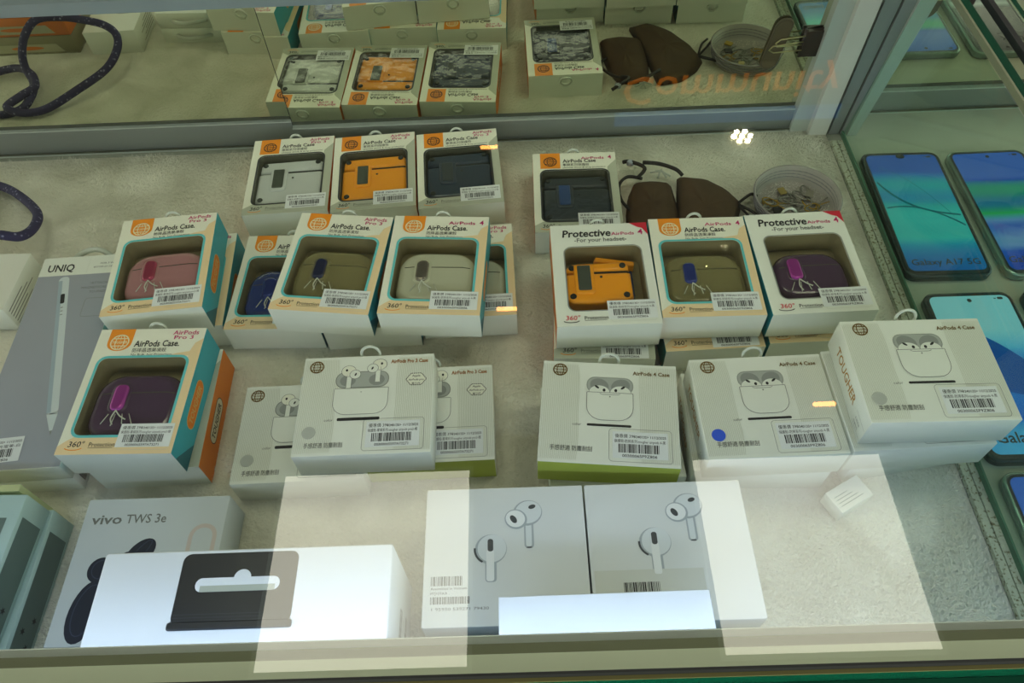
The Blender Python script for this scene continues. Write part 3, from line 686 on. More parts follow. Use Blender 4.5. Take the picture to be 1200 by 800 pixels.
def white_box(label, x, y, zb, yaw, model, dot=None, front=None, group='white ribbed earbud case boxes', tab=True, s=1.0, stick=True):
    t = thing('white_case_box', label, 'box', x, y, zb, yaw, group, s)
    k = (model,)
    if k not in _wb:
        m = MB(); m.pillow(rrect(-W2/2, -H2/2, W2/2, H2/2, .04, 1), 0, D2, .03, paper, 1, True); a = m.build('carton', t)
        a2 = bud_print(model).build('front_print', t)
        sd = MB((Vector((-W2/2, 0, 0)), Vector((0, -1, 0)), Vector((0, 0, 1))))
        sd.text('TOUGHER', -.5, D2/2-.42, 1.15, .012, gold_txt, 'c', .015, width=4.6); sd.text('手感舒適', 2.6, .9, .22, .012, gray_ink); sd.text('防塵耐刮', 2.6, .5, .22, .012, gray_ink)
        sd.stroke([(2.4, 1.5), (4.1, 1.5)], .02, .012, gray_ink); sd.stroke([(2.4, .35), (4.1, .35)], .02, .012, gray_ink)
        a3 = sd.build('side_print', t); _wb[k] = [a, a2, a3]
    else:
        for ch in _wb[k]: reuse(ch, t)
    if dot: m = MB(); m.pillow(ell(gx(.105), gy(.775), .5, .5, 20), D2+.015, D2+.03, .005, dot, 1); tag(m.build('round_sticker', t))
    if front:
        m = MB((Vector((0, -H2/2, 0)), Vector((1, 0, 0)), Vector((0, 0, 1)))); m.rect(-W2/2+.02, .02, W2/2-.02, D2-.02, .012, front); tag(m.build('front_tint', t), 'lime green reflection painted on the front')
    if stick: price_sticker(t, gx(.72), gy(.81), D2+.03, 'pro3' if model == 'pro3' else '4', 3.9, 2.1)
    if tab: hang_tab(t, H2, D2, .72, .35)
    return t
white_box('white ribbed box, hexagon badge hidden, lowest at the left of its group', -21.74, -36.93, 0.03, 1.0, 'pro3', grey_dot)
white_box('white ribbed box with a lime reflection painted on its front, half hidden at right of the hexagon badge box', -12.0, -35.72, 0.03, 1.0, 'pro3', None, lime)
white_box('white ribbed box with a hexagon badge lying across two others', -16.39, -36.4, 2.98, .4, 'pro3', grey_dot)
white_box('white ribbed box hidden beneath the box with the painted lime reflection', 1.9, -37.75, 0.03, 2.5, '4', tab=False, stick=False)
white_box('white ribbed box with a lime reflection painted on its front and dark barred drawing, centre of the row', 1.56, -37.84, 2.98, -5.6, '4', None, lime)
white_box('white ribbed box under the one with the blue dot', 12.75, -37.3, 0.03, -2.2, '4', tab=False, stick=False)
white_box('white ribbed box with a blue round sticker', 13.0, -37.66, 2.98, .9, '4', blue_dot, s=.99)
white_box('lowest white ribbed box of the tall right stack, turned askew', 23.2, -36.9, 0.03, 8, '4', tab=False, stick=False, s=.9)
white_box('middle white ribbed box of the tall right stack', 23.15, -37.3, 2.98, 1.6, '4', tab=False, stick=False)
white_box('topmost white ribbed box of the tall right stack, grey round sticker', 23.64, -36.9, 5.93, -.7, '4', grey_dot)
t = thing('small_carton', 'tiny white carton poking out below the tall right stack', 'box', 19.0, -42.9, 0.03, 28)
m = MB(); m.pillow(rrect(-1.5, -.9, 1.5, .9, .03, 1), 0, 1.5, .03, paper, 1, True); m.build('carton', t)
m = MB(); 
for k in range(4): m.rect(-1.2, -.5+k*.25, .9-k*.3, -.46+k*.25, 1.51, gray_ink)
m.build('lettering', t)

# ================================================================== PLAIN EARBUD BOXES (front)
def printed_buds(m, cx, cy, k, z):
    l1 = mat('bud_white', '#dde3e8', .5); l2 = mat('bud_shade', '#aab4bb', .5); l3 = mat('bud_light', '#eef1f4', .5); dk = mat('bud_sensor', '#3c4148', .4)
    def R(x0, y0, x1, y1, mt, zz): m.rect(cx+x0*k, cy+y0*k, cx+x1*k, cy+y1*k, zz, mt)
    # right bud
    m.poly(rrect(cx+.95*k, cy-.95*k, cx+1.55*k, cy+.9*k, .2*k), z, l2); m.poly(rrect(cx+1.05*k, cy-.85*k, cx+1.42*k, cy+.9*k, .15*k), z+.004, l1)
    m.ell(cx+1.2*k, cy+1.35*k, .95*k, .85*k, z+.008, l2, 24, .3); m.ell(cx+1.25*k, cy+1.4*k, .85*k, .75*k, z+.012, l1, 24, .3)
    m.ell(cx+.45*k, cy+.95*k, .72*k, .66*k, z+.016, l2, 24, -.3); m.ell(cx+.42*k, cy+.98*k, .62*k, .56*k, z+.02, l3, 24, -.3); m.ell(cx+.3*k, cy+.95*k, .18*k, .3*k, z+.024, dk, 16, .6)
    m.ell(cx+1.5*k, cy+1.75*k, .24*k, .14*k, z+.024, dk, 16, .3); m.ell(cx+1.25*k, cy-.92*k, .2*k, .05*k, z+.02, dk, 10)
    # left bud
    m.poly(rrect(cx-1.5*k, cy-3.0*k, cx-.8*k, cy-1.0*k, .2*k), z, l2); m.poly(rrect(cx-1.43*k, cy-2.95*k, cx-.95*k, cy-1.0*k, .15*k), z+.016, l3)
    m.ell(cx-1.15*k, cy-.95*k, 1.0*k, .95*k, z+.008, l2, 24, .2); m.ell(cx-1.08*k, cy-.9*k, .9*k, .88*k, z+.012, l1, 24, .2)
    m.stroke([(cx-1.15*k+1.0*k*math.cos(a), cy-.95*k+.93*k*math.sin(a)) for a in [math.radians(175+i*8) for i in range(9)]], .13*k, z+.018, dk)
    m.poly(rrect(cx-1.35*k, cy-1.1*k, cx-1.0*k, cy-.3*k, .15*k), z+.018, dk)
def bud_box(label, x, y, yaw, W, H, zb, D, cx, cy, codes):
    t = thing('earbud_box', label, 'box', x, y, zb, yaw, 'plain white earbud boxes in the front row')
    m = MB(); m.pillow(rrect(-W/2, -H/2, W/2, H/2, .12, 3), .85, D, .05, cool, 2, True); m.build('lid', t)
    m = MB(); m.pillow(rrect(-W/2+.12, -H/2+.12, W/2-.12, H/2-.12, .1, 3), 0.0, .78, .04, cool, 2, True); m.build('base', t)
    m = MB(); m.box((-W/2+.2, -H/2+.2, .78), (W/2-.2, H/2-.2, .85), gray_ink); m.build('seam', t)
    if cx is not None:
        m = MB(); printed_buds(m, cx, cy, 1.05, D+.01); m.build('earbud_picture', t)
        m = MB(); z = D+.012
        if codes:
            barcode(m, -W/2+.5, -H/2+2.6, -W/2+2.5, -H/2+3.2, z, 3, gray_ink); m.text('Assembled in Vietnam', -W/2+.5, -H/2+2.35, .22, z, gray_ink, 'l', 0, width=2.3)
            barcode(m, -W/2+.5, -H/2+1.45, -W/2+3.0, -H/2+1.9, z, 4, gray_ink); m.text('MTJV3TA/A', -W/2+.5, -H/2+2.05, .22, z, gray_ink)
            m.text('1 95950 539271 79430', -W/2+.6, -H/2+1.05, .26, z, gray_ink, 'l', 0, width=3.6)
        else:
            m.rect(-W/2+.2, -H/2+.1, W/2-3.4, -H/2+3.3, z, mat('frosted_sticker', '#d3d6d2', .35)); barcode(m, -W/2+2.0, -H/2+1.6, -W/2+4.3, -H/2+2.5, z+.006, 8)
        m.build('barcode_print', t)
    return t
bud_box('lower plain white box under the left front earbud box', -6.13, -48.1, 0, 10.5, 9.1, 0.03, 2.95, None, None, 0)
bud_box('lower plain white box under the right front earbud box', 4.58, -48.1, 0, 10.5, 9.1, 0.03, 2.95, None, None, 0)
bud_box('plain white earbud box with two barcodes printed at its left', -6.14, -48.18, .1, 10.6, 9.2, 3.02, 2.98, .25, 1.3, 1)
bud_box('plain white earbud box with a clear barcode seal, front right', 4.58, -48.19, .2, 10.56, 9.25, 3.02, 2.98, .25, 1.45, 0)

t = thing('blank_carton', 'blank upright white carton in front of the two plain earbud boxes', 'box', -.6, -54.0, 0.03, .4)
m = MB(); m.pillow(rrect(-5.75, -1.12, 5.75, 1.12, .04, 1), 0, 12.4, .04, cool, 1, True); m.build('carton', t)

# long white box with black hook tray, resting on the flat box and a hidden carton
t = thing('long_white_box', 'long glossy white box with a black hook panel, front left', 'box', -20.95, -52.2, 3.42, .2)
m = MB(); m.pillow(rrect(-8.45, -2.83, 8.45, 2.83, .15, 4), 0, 8.0, .08, cool, 2, True); m.build('carton', t)
m = MB()
pan_ = rrect(-3.75, -1.45, 3.0, 2.6, .45, 4); slot = rrect(-2.75, .35, 2.1, 1.15, .38, 4)
m.poly(pan_, 8.012, black_plastic); m.pillow(rrect(-3.85, -1.75, 3.1, -1.3, .12, 2), 8.01, 8.16, .06, black_plastic, 2)
for k in range(3): m.rect(-3.75, -.9-.18*k, 3.0, -.86-.18*k, 8.02, mat('charcoal_rib', '#2a2f3a', .3))
m.build('hook_panel', t)
m = MB(); m.poly(slot, 8.03, cool); m.ell(-.1, 1.1, .5, .5, 8.034, cool); m.rect(-2.45, .35, 1.85, .7, 8.04, mat('slot_grey', '#a9aea0', .5)); m.build('hook_slot', t)
m = MB((Vector((8.45, 0, 0)), Vector((0, 1, 0)), Vector((0, 0, 1))))
barcode(m, -1.6, 3.4, .2, 4.3, .012, 6, gray_ink); m.text('NT 8000', -1.6, 2.8, .4, .012, gray_ink); barcode(m, -1.6, 1.6, .2, 2.3, .012, 7, gray_ink); m.build('barcode_print', t)
t = thing('support_carton', 'white carton hidden under the right half of the long white box', 'box', -19.2, -51.9, 0.03)
m = MB(); m.pillow(rrect(-5.2, -2.3, 5.2, 2.3, .04, 1), 0, 3.36, .04, paper, 1, True); m.build('carton', t)

# flat pale box, printed with dark earbuds
t = thing('wireless_earbud_box', 'pale grey box printed with dark earbuds under the long white box', 'box', -31.3, -47.45, 0.03)
m = MB(); m.pillow(rrect(-5.15, -5.15, 5.15, 5.15, .05, 1), 0, 3.36, .04, mat('pale_blue_card', '#c4cccf', .45), 1, True); m.build('carton', t)
m = MB(); z = 3.37
m.text('vivo', -4.55, 3.25, 1.0, z, gray_ink, 'l', .02, width=2.2); m.text('TWS 3e', -2.05, 3.25, .95, z, gray_ink, 'l', .01, width=2.9)
m.stroke(rrect(2.9, -.1, 4.6, 2.9, .8), .3, z, mat('blush_ink', '#c9bdb6', .5), True)
dk = mat('dark_bud_ink', '#1d2436', .3); dk2 = mat('dark_bud_shade', '#39415a', .3)
m.ell(-.4, 1.0, .8, 1.25, z+.002, dk, 24, -.7); m.ell(-1.15, .5, .68, .68, z+.004, dk, 20); m.stroke(ell(-.4, 1.05, .3, 1.1, 20, -.6), .05, z+.006, dk2, True)
m.ell(-2.85, -.1, .9, .9, z+.002, dk, 24); m.stroke(ell(-2.8, -.05, .65, .65), .06, z+.006, dk2, True); m.ell(-3.1, -2.9, 1.1, 2.1, z+.004, dk, 24, -.12); m.stroke(ell(-3.05, -2.8, .8, 1.7, 20, -.12), .06, z+.008, dk2, True)
m.build('front_print', t)
# stacked pale teal cartons at the left edge
for i, (zb, dx, lab) in enumerate([(0.03, .35, 'lower pale teal carton with a dark panel at the left edge'), (3.05, 0, 'upper pale teal carton with a dark panel at the left edge')]):
    t = thing('panelled_carton', lab, 'box', -44.9+dx, -48.4, zb, -1.5*i, 'pale teal cartons with dark panels')
    pt_ = mat('pale_teal_card', '#a9c4c2', .45); dp = mat('deep_grey_teal', '#5c706c', .5)
    m = MB(); m.pillow(rrect(-5.4, -5.6, 5.4, 5.6, .05, 1), 0, 2.97, .04, pt_, 1, True); m.build('carton', t)
    m = MB(); m.rect(-4.9, -5.2, 4.6, 3.9, 2.98, dp); m.fr((Vector((5.4, 0, 0)), Vector((0, 1, 0)), Vector((0, 0, 1)))); m.rect(-5.2, .35, 4.1, 2.6, .01, dp)
    for q in range(3):
        c = (-3.6+q*.9, 1.0+(q % 2)*.9); star = [(c[0]+(.3 if j % 2 else .12)*math.cos(j*math.pi/6), c[1]+(.3 if j % 2 else .12)*math.sin(j*math.pi/6)) for j in range(12)]; m.poly(star, .016, ink)
    m.build('printed_panels', t)
m = MB(); m.box((-47.5, -42.6, .03), (-40.2, -42.1, 5.9), mat('cream_flap', '#b9c08e', .5)); tag(m.build('carton_flap'), 'yellowish card insert behind the pale teal cartons', 'card insert')

# ================================================================== STYLUS BOXES
for i, (zb, lab) in enumerate([(0.03, 'lower grey stylus box of the pair at the left'), (2.02, 'upper grey stylus box with a white pen picture and corded handle')]):
    t = thing('stylus_box', lab, 'box', -43.25, -29.4, zb, 2.2, 'grey stylus boxes with cord handles')
    lil = mat('lilac_grey_card', '#9ea2ab', .4); wh = mat('stylus_white', '#cfd8da', .4)
    if i == 0:
        sb = []
        m = MB(); m.pillow(rrect(-3.67, -10.6, 3.67, 10.6, .05, 1), 0, 1.95, .03, paper, 1, True); sb.append(m.build('carton', t))
        m = MB(); z = 1.96; m.rect(-3.62, -10.55, 3.62, 8.4, z, lil)
        m.text('UNIQ', -3.0, 8.9, 1.15, z, ink, 'l', .02, width=2.35); m.text('FOR 3 WHITE', 1.6, 9.5, .3, z, gray_ink); m.text('BETTER BY DESIGN', 1.1, 9.1, .26, z, gray_ink)
        m.stroke([(.55, 8.45), (.55, 10.5)], .015, z, pale_ink)
        m.text('*ATTACHES', 1.2, 7.2, .36, z+.004, gray_ink); m.text('MAGNETICALLY', .6, 6.7, .36, z+.004, gray_ink); m.text('TO iPAD*', 1.4, 6.2, .36, z+.004, gray_ink); m.stroke(rrect(1.3, 3.6, 3.4, 5.6, .25), .05, z+.004, drawing, True)
        ca, sa = math.cos(.21), math.sin(.21); m.fr((Vector((.45, .2, 0)), Vector((ca, sa, 0)), Vector((-sa, ca, 0))))
        m.poly(rrect(-.45, -6.3, .45, 8.2, .4), z+.004, wh); m.rect(-.45, -6.1, -.12, 7.8, z+.008, mat('stylus_shade', '#a3b4bf', .4))
        m.poly([(-.45, -6.2), (0, -8.3), (.45, -6.2)], z+.004, wh); m.poly([(-.1, -7.8), (0, -8.3), (.1, -7.8)], z+.01, drawing)
        m.poly(rrect(-.18, 5.1, .18, 6.2, .12), z+.01, ink)
        for k in range(3): m.rect(-.1, 4.6-k*.4, .1, 4.7-k*.4, z+.01, drawing)
        m.fr(FLAT)
        sb.append(m.build('front_print', t))
        m = MB(); m.tube(smooth_path([(-1.9, 10.5, 1.0), (-1.0, 11.5, 1.3), (.2, 11.9, 1.4), (1.3, 11.5, 1.3), (2.4, 10.5, 1.0)]), .25, mat('white_cord', '#c3c8bd', .6)); sb.append(m.build('cord_handle', t))
        m = MB((Vector((3.67, 0, 0)), Vector((0, 1, 0)), Vector((0, 0, 1)))); barcode(m, -10, .4, -7.6, 1.4, .012, 12, gray_ink); sb.append(m.build('side_barcode', t))
    else:
        for ch in sb: reuse(ch, t)
        price_sticker(t, -1.7, -8.9, 1.975, 'pencil', 4.0, 2.1, 3)
t = thing('white_accessory_box', 'small white box with side text at the left edge behind the stylus box', 'box', -52.95, -20.5, 0.03, -2)
m = MB(); m.pillow(rrect(-3.1, -3.3, 3.1, 3.3, .05, 1), 0, 2.95, .03, paper, 1, True); m.build('carton', t)
m = MB(); barcode(m, .2, -1.6, 1.6, -.4, 2.96, 14, gray_ink); m.rect(-.6, -2.2, 1.8, -2.12, 2.96, ink); m.rect(-.2, -2.6, 1.8, -2.53, 2.96, ink); m.text('USB-C', -2.4, 1.6, .5, 2.96, gray_ink)
m.fr((Vector((3.1, 0, 0)), Vector((0, 1, 0)), Vector((0, 0, 1))))
for k in range(6): m.rect(-2.9, .5+k*.33, 1.6-(k % 3)*.8, .58+k*.33, .01, gray_ink)
m.build('printed_text', t)
for i in range(4):
    t = thing('orange_carton', ['lowest', 'second', 'third', 'topmost'][i]+' flat orange carton of the stack mirrored at the left', 'box', -64.3, -21.7, 0.03+2.45*i, 0, 'orange cartons with cream labels')
    m = MB(); m.pillow(rrect(-6.6, -4, 6.6, 4, .05, 1), 0, 2.4, .03, orange_side if i else mat('olive_card', '#8a8460', .5), 1, True); m.build('carton', t)
    m = MB((Vector((0, 4, 0)), Vector((-1, 0, 0)), Vector((0, 0, 1)))); m.poly([(-4.9, .3), (4.9, .3), (5.3, 1.35), (-4.2, 1.35)], .01, mat('dull_cream', '#b4b190', .5)); m.ell(-.5, .85, 2.0, .25, .014, orange_side); m.build('end_label', t)

# ================================================================== LANYARD
def lanyard_mat():
    m = bpy.data.materials.new('speckled_navy_cord'); m.use_nodes = True; nt = m.node_tree; b = nt.nodes['Principled BSDF']
    tc = nt.nodes.new('ShaderNodeTexCoord'); v = nt.nodes.new('ShaderNodeTexVoronoi'); v.inputs['Scale'].default_value = 210
    nt.links.new(tc.outputs['Object'], v.inputs['Vector']); cr = nt.nodes.new('ShaderNodeValToRGB')
    cr.color_ramp.elements[0].position = 0.0; cr.color_ramp.elements[0].color = lin('#a8a6c8'); cr.color_ramp.elements[1].position = 0.3; cr.color_ramp.elements[1].color = lin('#1d1848')
    nt.links.new(v.outputs['Distance'], cr.inputs[0]); nt.links.new(cr.outputs[0], b.inputs['Base Color']); b.inputs['Roughness'].default_value = .7
    return m
lm = lanyard_mat()
cord = [(-60.4, -8.5, .6), (-60.9, -6.2, .55), (-63.5, -5.5, .5), (-66.5, -6.5, .5), (-68.5, -9.5, .5), (-67.5, -12.5, .6), (-64.0, -13.6, 1.0), (-61.4, -12.2, 1.2), (-60.4, -10.2, .8), (-60.8, -7.6, 1.4), (-61.8, -5.8, 1.3), (-60.0, -5.2, .9),
        (-57.6, -5.9, .8), (-54.6, -8.2, 1.4), (-51.8, -11.1, 2.0), (-50.9, -13.8, 2.7), (-51.1, -15.6, 3.5), (-52.2, -16.2, 4.4), (-54.2, -16.4, 5.0), (-57.0, -16.6, 5.4), (-59.6, -16.0, 5.6), (-61.0, -14.6, 4.6), (-61.8, -13.4, 3.0), (-61.9, -12.6, 1.6), (-60.9, -11.0, .7)]
m = MB(); m.tube(smooth_path(cord, 8, True), .45, lm, 10, True)
tag(m.build('lanyard'), 'speckled navy cord looped over the fur at the left edge', 'lanyard')

# ================================================================== POUCHES, DISH
vel = mat('brown_velvet', '#4a3822', .85, var=.3, scale=60, bump=.4); cordm = mat('dark_cord', '#1b1712', .7)
def inflate(m, outline, h, mt, z0=0.1, rings=6):
    n = len(outline); cx = sum(p[0] for p in outline)/n; cy = sum(p[1] for p in outline)/n; vs = []; fs = []
    for j in range(rings):
        t = j/rings; k = 1-t
        for x, y in outline: vs.append((cx+(x-cx)*k, cy+(y-cy)*k, z0+h*math.sqrt(1-k*k)+(.12*math.sin(x*2.6+y*.7)+.07*math.sin(y*3.1))*t))
    vs.append((cx, cy, z0+h))
    for j in range(rings-1):
        for i in range(n): fs.append((j*n+i, j*n+(i+1) % n, (j+1)*n+(i+1) % n, (j+1)*n+i))
    for i in range(n): fs.append(((rings-1)*n+i, (rings-1)*n+(i+1) % n, rings*n))
    fs.append(tuple(range(n-1, -1, -1)))
    m.add(vs, fs, mt, True)
def rs(pts):
    out = []
    for i, a in enumerate(pts):
        b_ = pts[(i+1) % len(pts)]; z_ = pts[i-1]
        out.append((a[0]+(z_[0]-a[0])*.12, a[1]+(z_[1]-a[1])*.12)); out.append((a[0]+(b_[0]-a[0])*.12, a[1]+(b_[1]-a[1])*.12)); out.append(((a[0]+b_[0])/2, (a[1]+b_[1])/2))
    return out
t = thing('pouch', 'dark brown drawstring pouch beside the dark blue case box', 'pouch', 0, 0, 0.05, 0, 'brown velvet pouches')
m = MB(); inflate(m, rs([(5.9, -16.6), (5.9, -13.0), (6.4, -10.2), (7.3, -8.1), (8.9, -7.9), (10.9, -8.3), (11.2, -12.2), (10.9, -16.4), (8.4, -17.0)]), 1.3, vel); m.build('body', t)
m = MB(); m.tube(smooth_path([(8.0, -8.2, .8), (6.5, -8.3, 1.2), (5.5, -9.6, 1.3), (5.6, -11.2, .9), (6.4, -12.4, .6)]), .17, cordm, 6)
m.tube(smooth_path([(7.6, -8.2, 1.0), (8.3, -7.3, 1.4), (7.0, -6.2, 1.3), (6.3, -5.9, 1.0)]), .2, cordm, 6); m.tube(smooth_path([(8.2, -6.5, 1.4), (9.8, -6.9, 1.5), (11.3, -7.9, 1.6), (11.9, -8.6, 1.4)]), .2, cordm, 6)
m.build('drawstring', t)
m = MB(); m.pillow(ell(7.0, -6.3, .38, .3, 10), 1.0, 1.5, .15, mat('cord_knot', '#9aa3ac', .5)); m.build('knot', t)
t = thing('pouch', 'dark brown pouch with a folded corner beside the round dish', 'pouch', 0, 0, 0.05, 0, 'brown velvet pouches')
m = MB(); inflate(m, rs([(9.5, -18.9), (10.6, -14.5), (11.2, -10.5), (11.7, -7.4), (14.4, -7.9), (16.4, -9.6), (17.5, -11.6), (16.6, -14.0), (14.3, -17.6), (11.6, -19.6)]), 1.5, vel, .12); m.build('body', t)
m = MB(); m.tube(smooth_path([(16.9, -12.0, .6), (18.3, -11.0, .8), (19.0, -11.0, .5)]), .16, cordm, 6); m.tube(smooth_path([(17.0, -12.2, .6), (18.2, -13.6, .8), (19.0, -15.2, .4)]), .15, cordm, 6)
m.tube(smooth_path([(17.0, -12.4, .6), (17.6, -14.0, .8), (18.6, -15.6, .4)]), .13, cordm, 6); m.build('drawstring', t)
m = MB()
for a, b_ in (((9.0, -7.0), (11.0, -7.5)), ((9.6, -6.8), (10.6, -7.7)), ((10.2, -6.6), (9.7, -7.8))): m.tube([(a[0], a[1], .5), ((a[0]+b_[0])/2, (a[1]+b_[1])/2, .9), (b_[0], b_[1], .4)], .1, mat('white_cord', ''), 6)
tag(m.build('price_tag_string'), 'small white string bow tucked behind the pouches', 'string')

dish = thing('round_dish', 'round clear plastic dish holding card ejector pins', 'dish', 22.4, -12.2, .1)
pl = glass_mat('clear_dish_plastic', (.9, .89, .86), 3.0, rough=.08, base=.06)
m = MB(); n = 40; prof = [(0, .05), (3.4, .05), (3.75, .25), (3.95, 1.7), (4.1, 1.75), (4.1, 1.5), (3.98, 1.4), (3.8, .1), (3.5, 0), (0, 0)]
vs = []; fs = []
for r, z in prof:
    for i in range(n): a = 2*math.pi*i/n; vs.append((r*math.cos(a), r*math.sin(a), z))
for j in range(len(prof)-1):
    for i in range(n): fs.append((j*n+i, j*n+(i+1) % n, (j+1)*n+(i+1) % n, (j+1)*n+i))
m.add(vs, fs, mat('milky_dish', '#a5a09a', .3, alpha=.8), True); m.build('bowl', dish)
m = MB()
for zz, rr in ((.5, 3.85), (.85, 3.9), (1.2, 3.95), (1.65, 4.08)): m.tube([(rr*math.cos(2*math.pi*i/48), rr*math.sin(2*math.pi*i/48), zz) for i in range(48)], .09, mat('dish_rim', '#7d7a80', .25), 6, True)
m.build('rim_ridges', dish)
rg = random.Random(11); steel = mat('steel_wire', '#8b8a80', .3, .8); brassm = mat('brass_pin', '#a88a3c', .3, .7)
for i in range(16):
    a = rg.uniform(0, 6.28); r = rg.uniform(.2, 2.4); x, y = 22.4+r*math.cos(a), -12.2+r*math.sin(a); L = rg.uniform(1.2, 2.0)
    t = thing('ejector_pin', 'brass-coloured card ejector pin lying in the round dish' if i % 4 == 0 else 'steel card ejector pin lying in the round dish', 'pin', x, y, .28+.05*(i % 5), rg.uniform(0, 180), 'brass ejector pins in the dish' if i % 4 == 0 else 'steel ejector pins in the dish')
    mt = brassm if i % 4 == 0 else steel
    m = MB(); m.tube(smooth_path([(0, 0, 0), (.4, .3, 0), (.36, 1.2, 0), (0, 1.55, 0), (-.36, 1.2, 0), (-.4, .3, 0)], 4, True), .075, mt, 5, True); m.build('loop', t)
    m = MB(); m.tube([(0, 0, 0), (0, -L*.7, 0)], .065, mt, 5); m.build('needle', t)
for i, (x, y, h) in enumerate([(20.6, -13.0, '#2b2a26'), (20.9, -14.4, '#b89c3c'), (24.2, -10.9, '#8f8b7c'), (21.6, -10.4, '#9c8a4a')]):
    m = MB(); m.pillow(rrect(-.45, -.35, .45, .35, .08, 2), 0, .12, .03, mat('chip_'+'abcd'[i], h, .35, .4)); o = m.build('tiny_card'); o.location = (x*S, y*S, .5*S); o.rotation_euler = (0, 0, .6*i)
    tag(o, ['small black chip card in the dish', 'small golden chip card in the dish', 'small grey chip card in the dish', 'small tan chip card in the dish'][i], 'chip card', 'chip cards in the dish')

# binder clips and leather tags on the mirror edges
def clip_tag(i, lab1, lab2, x, z, y, tx):
    t = thing('binder_clip', lab1, 'clip', x, y, z, 0, 'binder clips on the mirror doors')
    m = MB((Vector((0, 0, 0)), Vector((1, 0, 0)), Vector((0, 0, 1)))); bk = mat('dark_brown_clip', '#2a1c12', .4)
    m.add([(-.2, -1.55, .1), (.95, -1.5, .1), (1.1, -.9, .1), (1.1, 1.0, .1), (.95, 1.5, .1), (-.2, 1.3, .1), (-.9, .0, .6)], [(0, 1, 2, 3, 4, 5), (0, 5, 6)], bk)
    m.box((-.7, -1.4, 0), (.9, 1.3, .5), bk); m.tube([(-.7, -1.5, .25), (-.7, 1.4, .25)], .18, bk, 8); m.build('clip_body', t)
    m = MB((Vector((0, 0, 0)), Vector((1, 0, 0)), Vector((0, 0, 1)))); m.tube([(-.7, .8, .4), (-3.0, .55, .45), (-3.4, .2, .5), (-3.2, -.2, .45), (-.7, -.1, .4)], .08, mat('brass_wire', '#a8a070', .3, .7), 6)
    m.tube([(-.7, .2, .4), (-3.6, -.1, .5), (-3.9, -.5, .55), (-3.4, -.8, .5), (-.7, -.7, .4)], .08, mat('brass_wire', ''), 6); m.build('wire_handle', t)
    t = thing('leather_tag', lab2, 'tag', tx, y, z-.1, 0, 'oval leather tags on the mirror doors')
    m = MB((Vector((0, 0, 0)), Vector((1, 0, 0)), Vector((0, 0, 1)))); o_ = [p for p in rrect(-.85, -2.7, .85, 2.7, .8, 5)]; o_ = [(u+v*.14, v) for u, v in o_]
    m.pillow(o_, 0, .3, .1, mat('brown_leather', '#4c4228', .6, var=.15), 3, True); m.build('tag_body', t)
    m = MB((Vector((0, 0, 0)), Vector((1, 0, 0)), Vector((0, 0, 1)))); m.stroke([(u*.9, v*.95) for u, v in o_], .05, .31, mat('stitch_dark', '#2c2618', .7), True); m.build('stitching', t)
clip_tag(0, 'dark binder clip gripping the mirror edge next to the corner post', 'oval brown leather tag held by the clip on the left mirror', 24.1, 10.2, -.06, 20.9)
clip_tag(1, 'dark binder clip on the mirror behind the phones', 'oval brown leather tag hanging before the right mirror', 38.6, 13.6, 2.15, 35.8)

# ================================================================== PHONES
def glow_print_mat(name, kind):
    m = bpy.data.materials.new(name); m.use_nodes = True; nt = m.node_tree; b = nt.nodes['Principled BSDF']; N = nt.nodes.new; L = nt.links.new
    tc = N('ShaderNodeTexCoord'); sp = N('ShaderNodeSeparateXYZ'); L(tc.outputs['Generated'], sp.inputs[0])
    wv = N('ShaderNodeTexWave'); wv.wave_type = 'RINGS'; wv.inputs['Scale'].default_value = {'swirl': .55, 'horizon': .5, 'arc': .42, 'mint': .6, 'grey': .4}[kind]; wv.inputs['Distortion'].default_value = {'swirl': 2.0, 'horizon': 1.2}.get(kind, .4); wv.inputs['Detail'].default_value = 1
    mp = N('ShaderNodeMapping'); mp.inputs['Location'].default_value = {'swirl': (-.3, .1, 0), 'horizon': (.2, .4, 0), 'arc': (-.8, .2, 0)}.get(kind, (0, 0, 0)); mp.inputs['Scale'].default_value = (1, 2, 1)
    L(tc.outputs['Generated'], mp.inputs[0]); L(mp.outputs[0], wv.inputs['Vector'])
    ad = N('ShaderNodeMath'); ad.operation = 'MULTIPLY_ADD'; L(wv.outputs['Fac'], ad.inputs[0]); ad.inputs[1].default_value = .22; L(sp.outputs['Y'], ad.inputs[2])
    cr = N('ShaderNodeValToRGB'); ramps = {
        'swirl': [(.05, '#0d5fb4'), (.28, '#1c93c0'), (.45, '#38b7bf'), (.7, '#2fa6b4'), (.9, '#2a74c4'), (1.0, '#2457b8')],
        'horizon': [(.1, '#0740b8'), (.32, '#1450c4'), (.42, '#5f8cd0'), (.5, '#3f9ab0'), (.6, '#22a860'), (.7, '#128a8a'), (.82, '#0a50c0'), (.9, '#3763c8')],
        'arc': [(.02, '#7ec8e8'), (.15, '#4aa4e4'), (.2, '#0a62d8'), (.55, '#1a78e0'), (.66, '#5ab4e8'), (.95, '#8fd0ea')],
        'mint': [(0, '#1c8a54'), (.5, '#2aa86a'), (1, '#158048')],
        'grey': [(0, '#20272e'), (.3, '#4e6268'), (.45, '#7a8f92'), (.6, '#2b343a'), (1, '#1e2226')]}[kind]
    e = cr.color_ramp.elements; e[0].position, e[0].color = ramps[0][0], lin(ramps[0][1]); e[1].position, e[1].color = ramps[-1][0], lin(ramps[-1][1])
    for p, h in ramps[1:-1]: q = e.new(p); q.color = lin(h)
    L(ad.outputs[0], cr.inputs[0]); L(cr.outputs[0], b.inputs['Base Color']); b.inputs['Roughness'].default_value = .12; b.inputs['Specular IOR Level'].default_value = .5
    L(cr.outputs[0], b.inputs['Emission Color']); b.inputs['Emission Strength'].default_value = .16  # added glow; these dummy screens are only printed
    return m
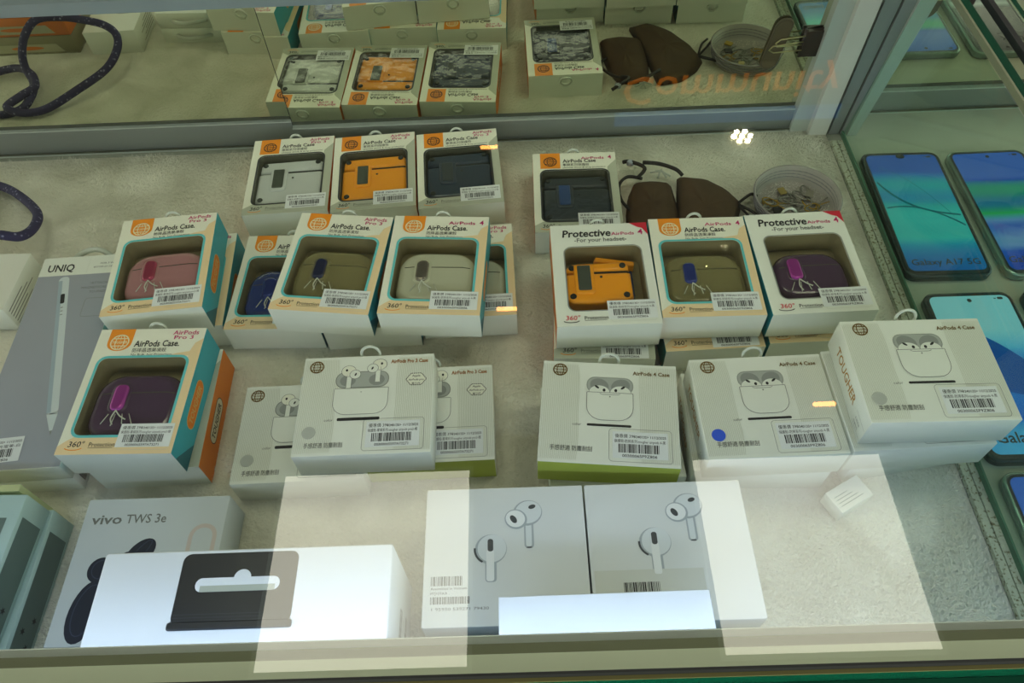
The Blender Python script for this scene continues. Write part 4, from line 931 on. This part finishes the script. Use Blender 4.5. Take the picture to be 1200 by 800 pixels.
SC = {k: glow_print_mat('glow_print_'+k, k) for k in ('swirl', 'horizon', 'arc', 'mint', 'grey')}
frm = mat('dark_phone_frame', '#1d2b36', .25, .3); frs = mat('silver_phone_frame', '#8fa09c', .25, .7)
def phone(label, x, y, yaw, kind, texts, cut, frame=None, W=7.8, H=16.4):
    t = thing('display_phone', label, 'phone', x, y, 0.02, yaw, 'display phones lying in the right bay')
    m = MB(); m.pillow(rrect(-W/2, -H/2, W/2, H/2, .95, 6), 0, .85, .16, frame or frm, 3, True); m.build('phone_body', t)
    m = MB(); m.poly(rrect(-W/2+.22, -H/2+.26, W/2-.22, H/2-.24, .8, 6), .858, black_plastic); m.build('bezel', t)
    m = MB(); m.poly(rrect(-W/2+.42, -H/2+.62, W/2-.42, H/2-.45, .62, 6), .866, SC[kind]); m.build('dummy_screen', t)
    if kind == 'swirl':
        m = MB(); dkt = mat('teal_swoosh', '#107a90', .15)
        m.stroke([(-3.3+i*.33, 3.9-4.4*(1-math.exp(-i*.16))-.02*i) for i in range(21)], .22, .87, dkt); m.stroke([(-3.3+i*.33, .35+.5*math.sin(i/20*math.pi*.9)-.0065*i*i) for i in range(21)], .2, .871, dkt)
        m.stroke([(-2.6+i*.25, 5.9-.09*i-.011*i*i) for i in range(22)], .05, .87, dkt); m.build('wallpaper_lines', t)
    if kind == 'arc':
        m = MB(); tp = [(-3.4+i*.34, 4.6-.013*i*i) for i in range(21)]; m.poly([(-3.4, -1.0)]+[(3.4, -3.2)]+tp[::-1], .87, mat('deep_blue_print', '#0a5ccc', .15)); m.build('wallpaper_arc', t)
    m = MB()
    if cut == 'drop': m.poly(rrect(-.45, H/2-.95, .45, H/2-.4, .3), .872, ink)
    else: m.ell(0, H/2-.95, .2, .2, .872, ink)
    m.rect(W/2-1.7, H/2-.85, W/2-1.5, H/2-.75, .872, ink); m.poly(rrect(W/2-1.4, H/2-.92, W/2-.9, H/2-.66, .1, 2), .872, ink)
    m.build('camera_cutout', t)
    if texts:
        m = MB()
        for s_, u, v, sz, al in texts: m.text(s_, u, v, sz, .874, ink, al, .012)
        m.build('model_lettering', t)
    return t
phone('phone with a teal swirl wallpaper, nearest the corner post', 34.15, -14.0, -1.1, 'swirl', [('Galaxy A17 5G', 0, -6.9, 1.0, 'c')], 'drop')
phone('phone with a blue and green horizon wallpaper at the right edge', 42.9, -14.2, .3, 'horizon', [('Galaxy A56 5G', 0, -6.7, 1.05, 'c'), ('Awesome', 2.0, -5.4, .5, 'c')], 'hole', frs)
phone('phone with a pale blue arc wallpaper half under the tall right stack', 34.45, -32.3, -.3, 'arc', [('Galaxy S25', .2, -6.6, 1.35, 'c')], 'hole', W=7.7)
phone('green-screened phone at the right edge', 43.2, -32.2, 0, 'mint', [], 'hole')
phone('blue-screened phone nearest the front at the right', 34.7, -49.3, -.3, 'horizon', [], 'hole', frs, H=16.0)
phone('phone with a grey wallpaper mirrored at the far right', 52.0, -13.8, 0, 'grey', [('X300', 1.2, 5.2, 1.2, 'c'), ('Pro 5G camera', 1.2, 4.4, .45, 'c')], 'hole', frs)
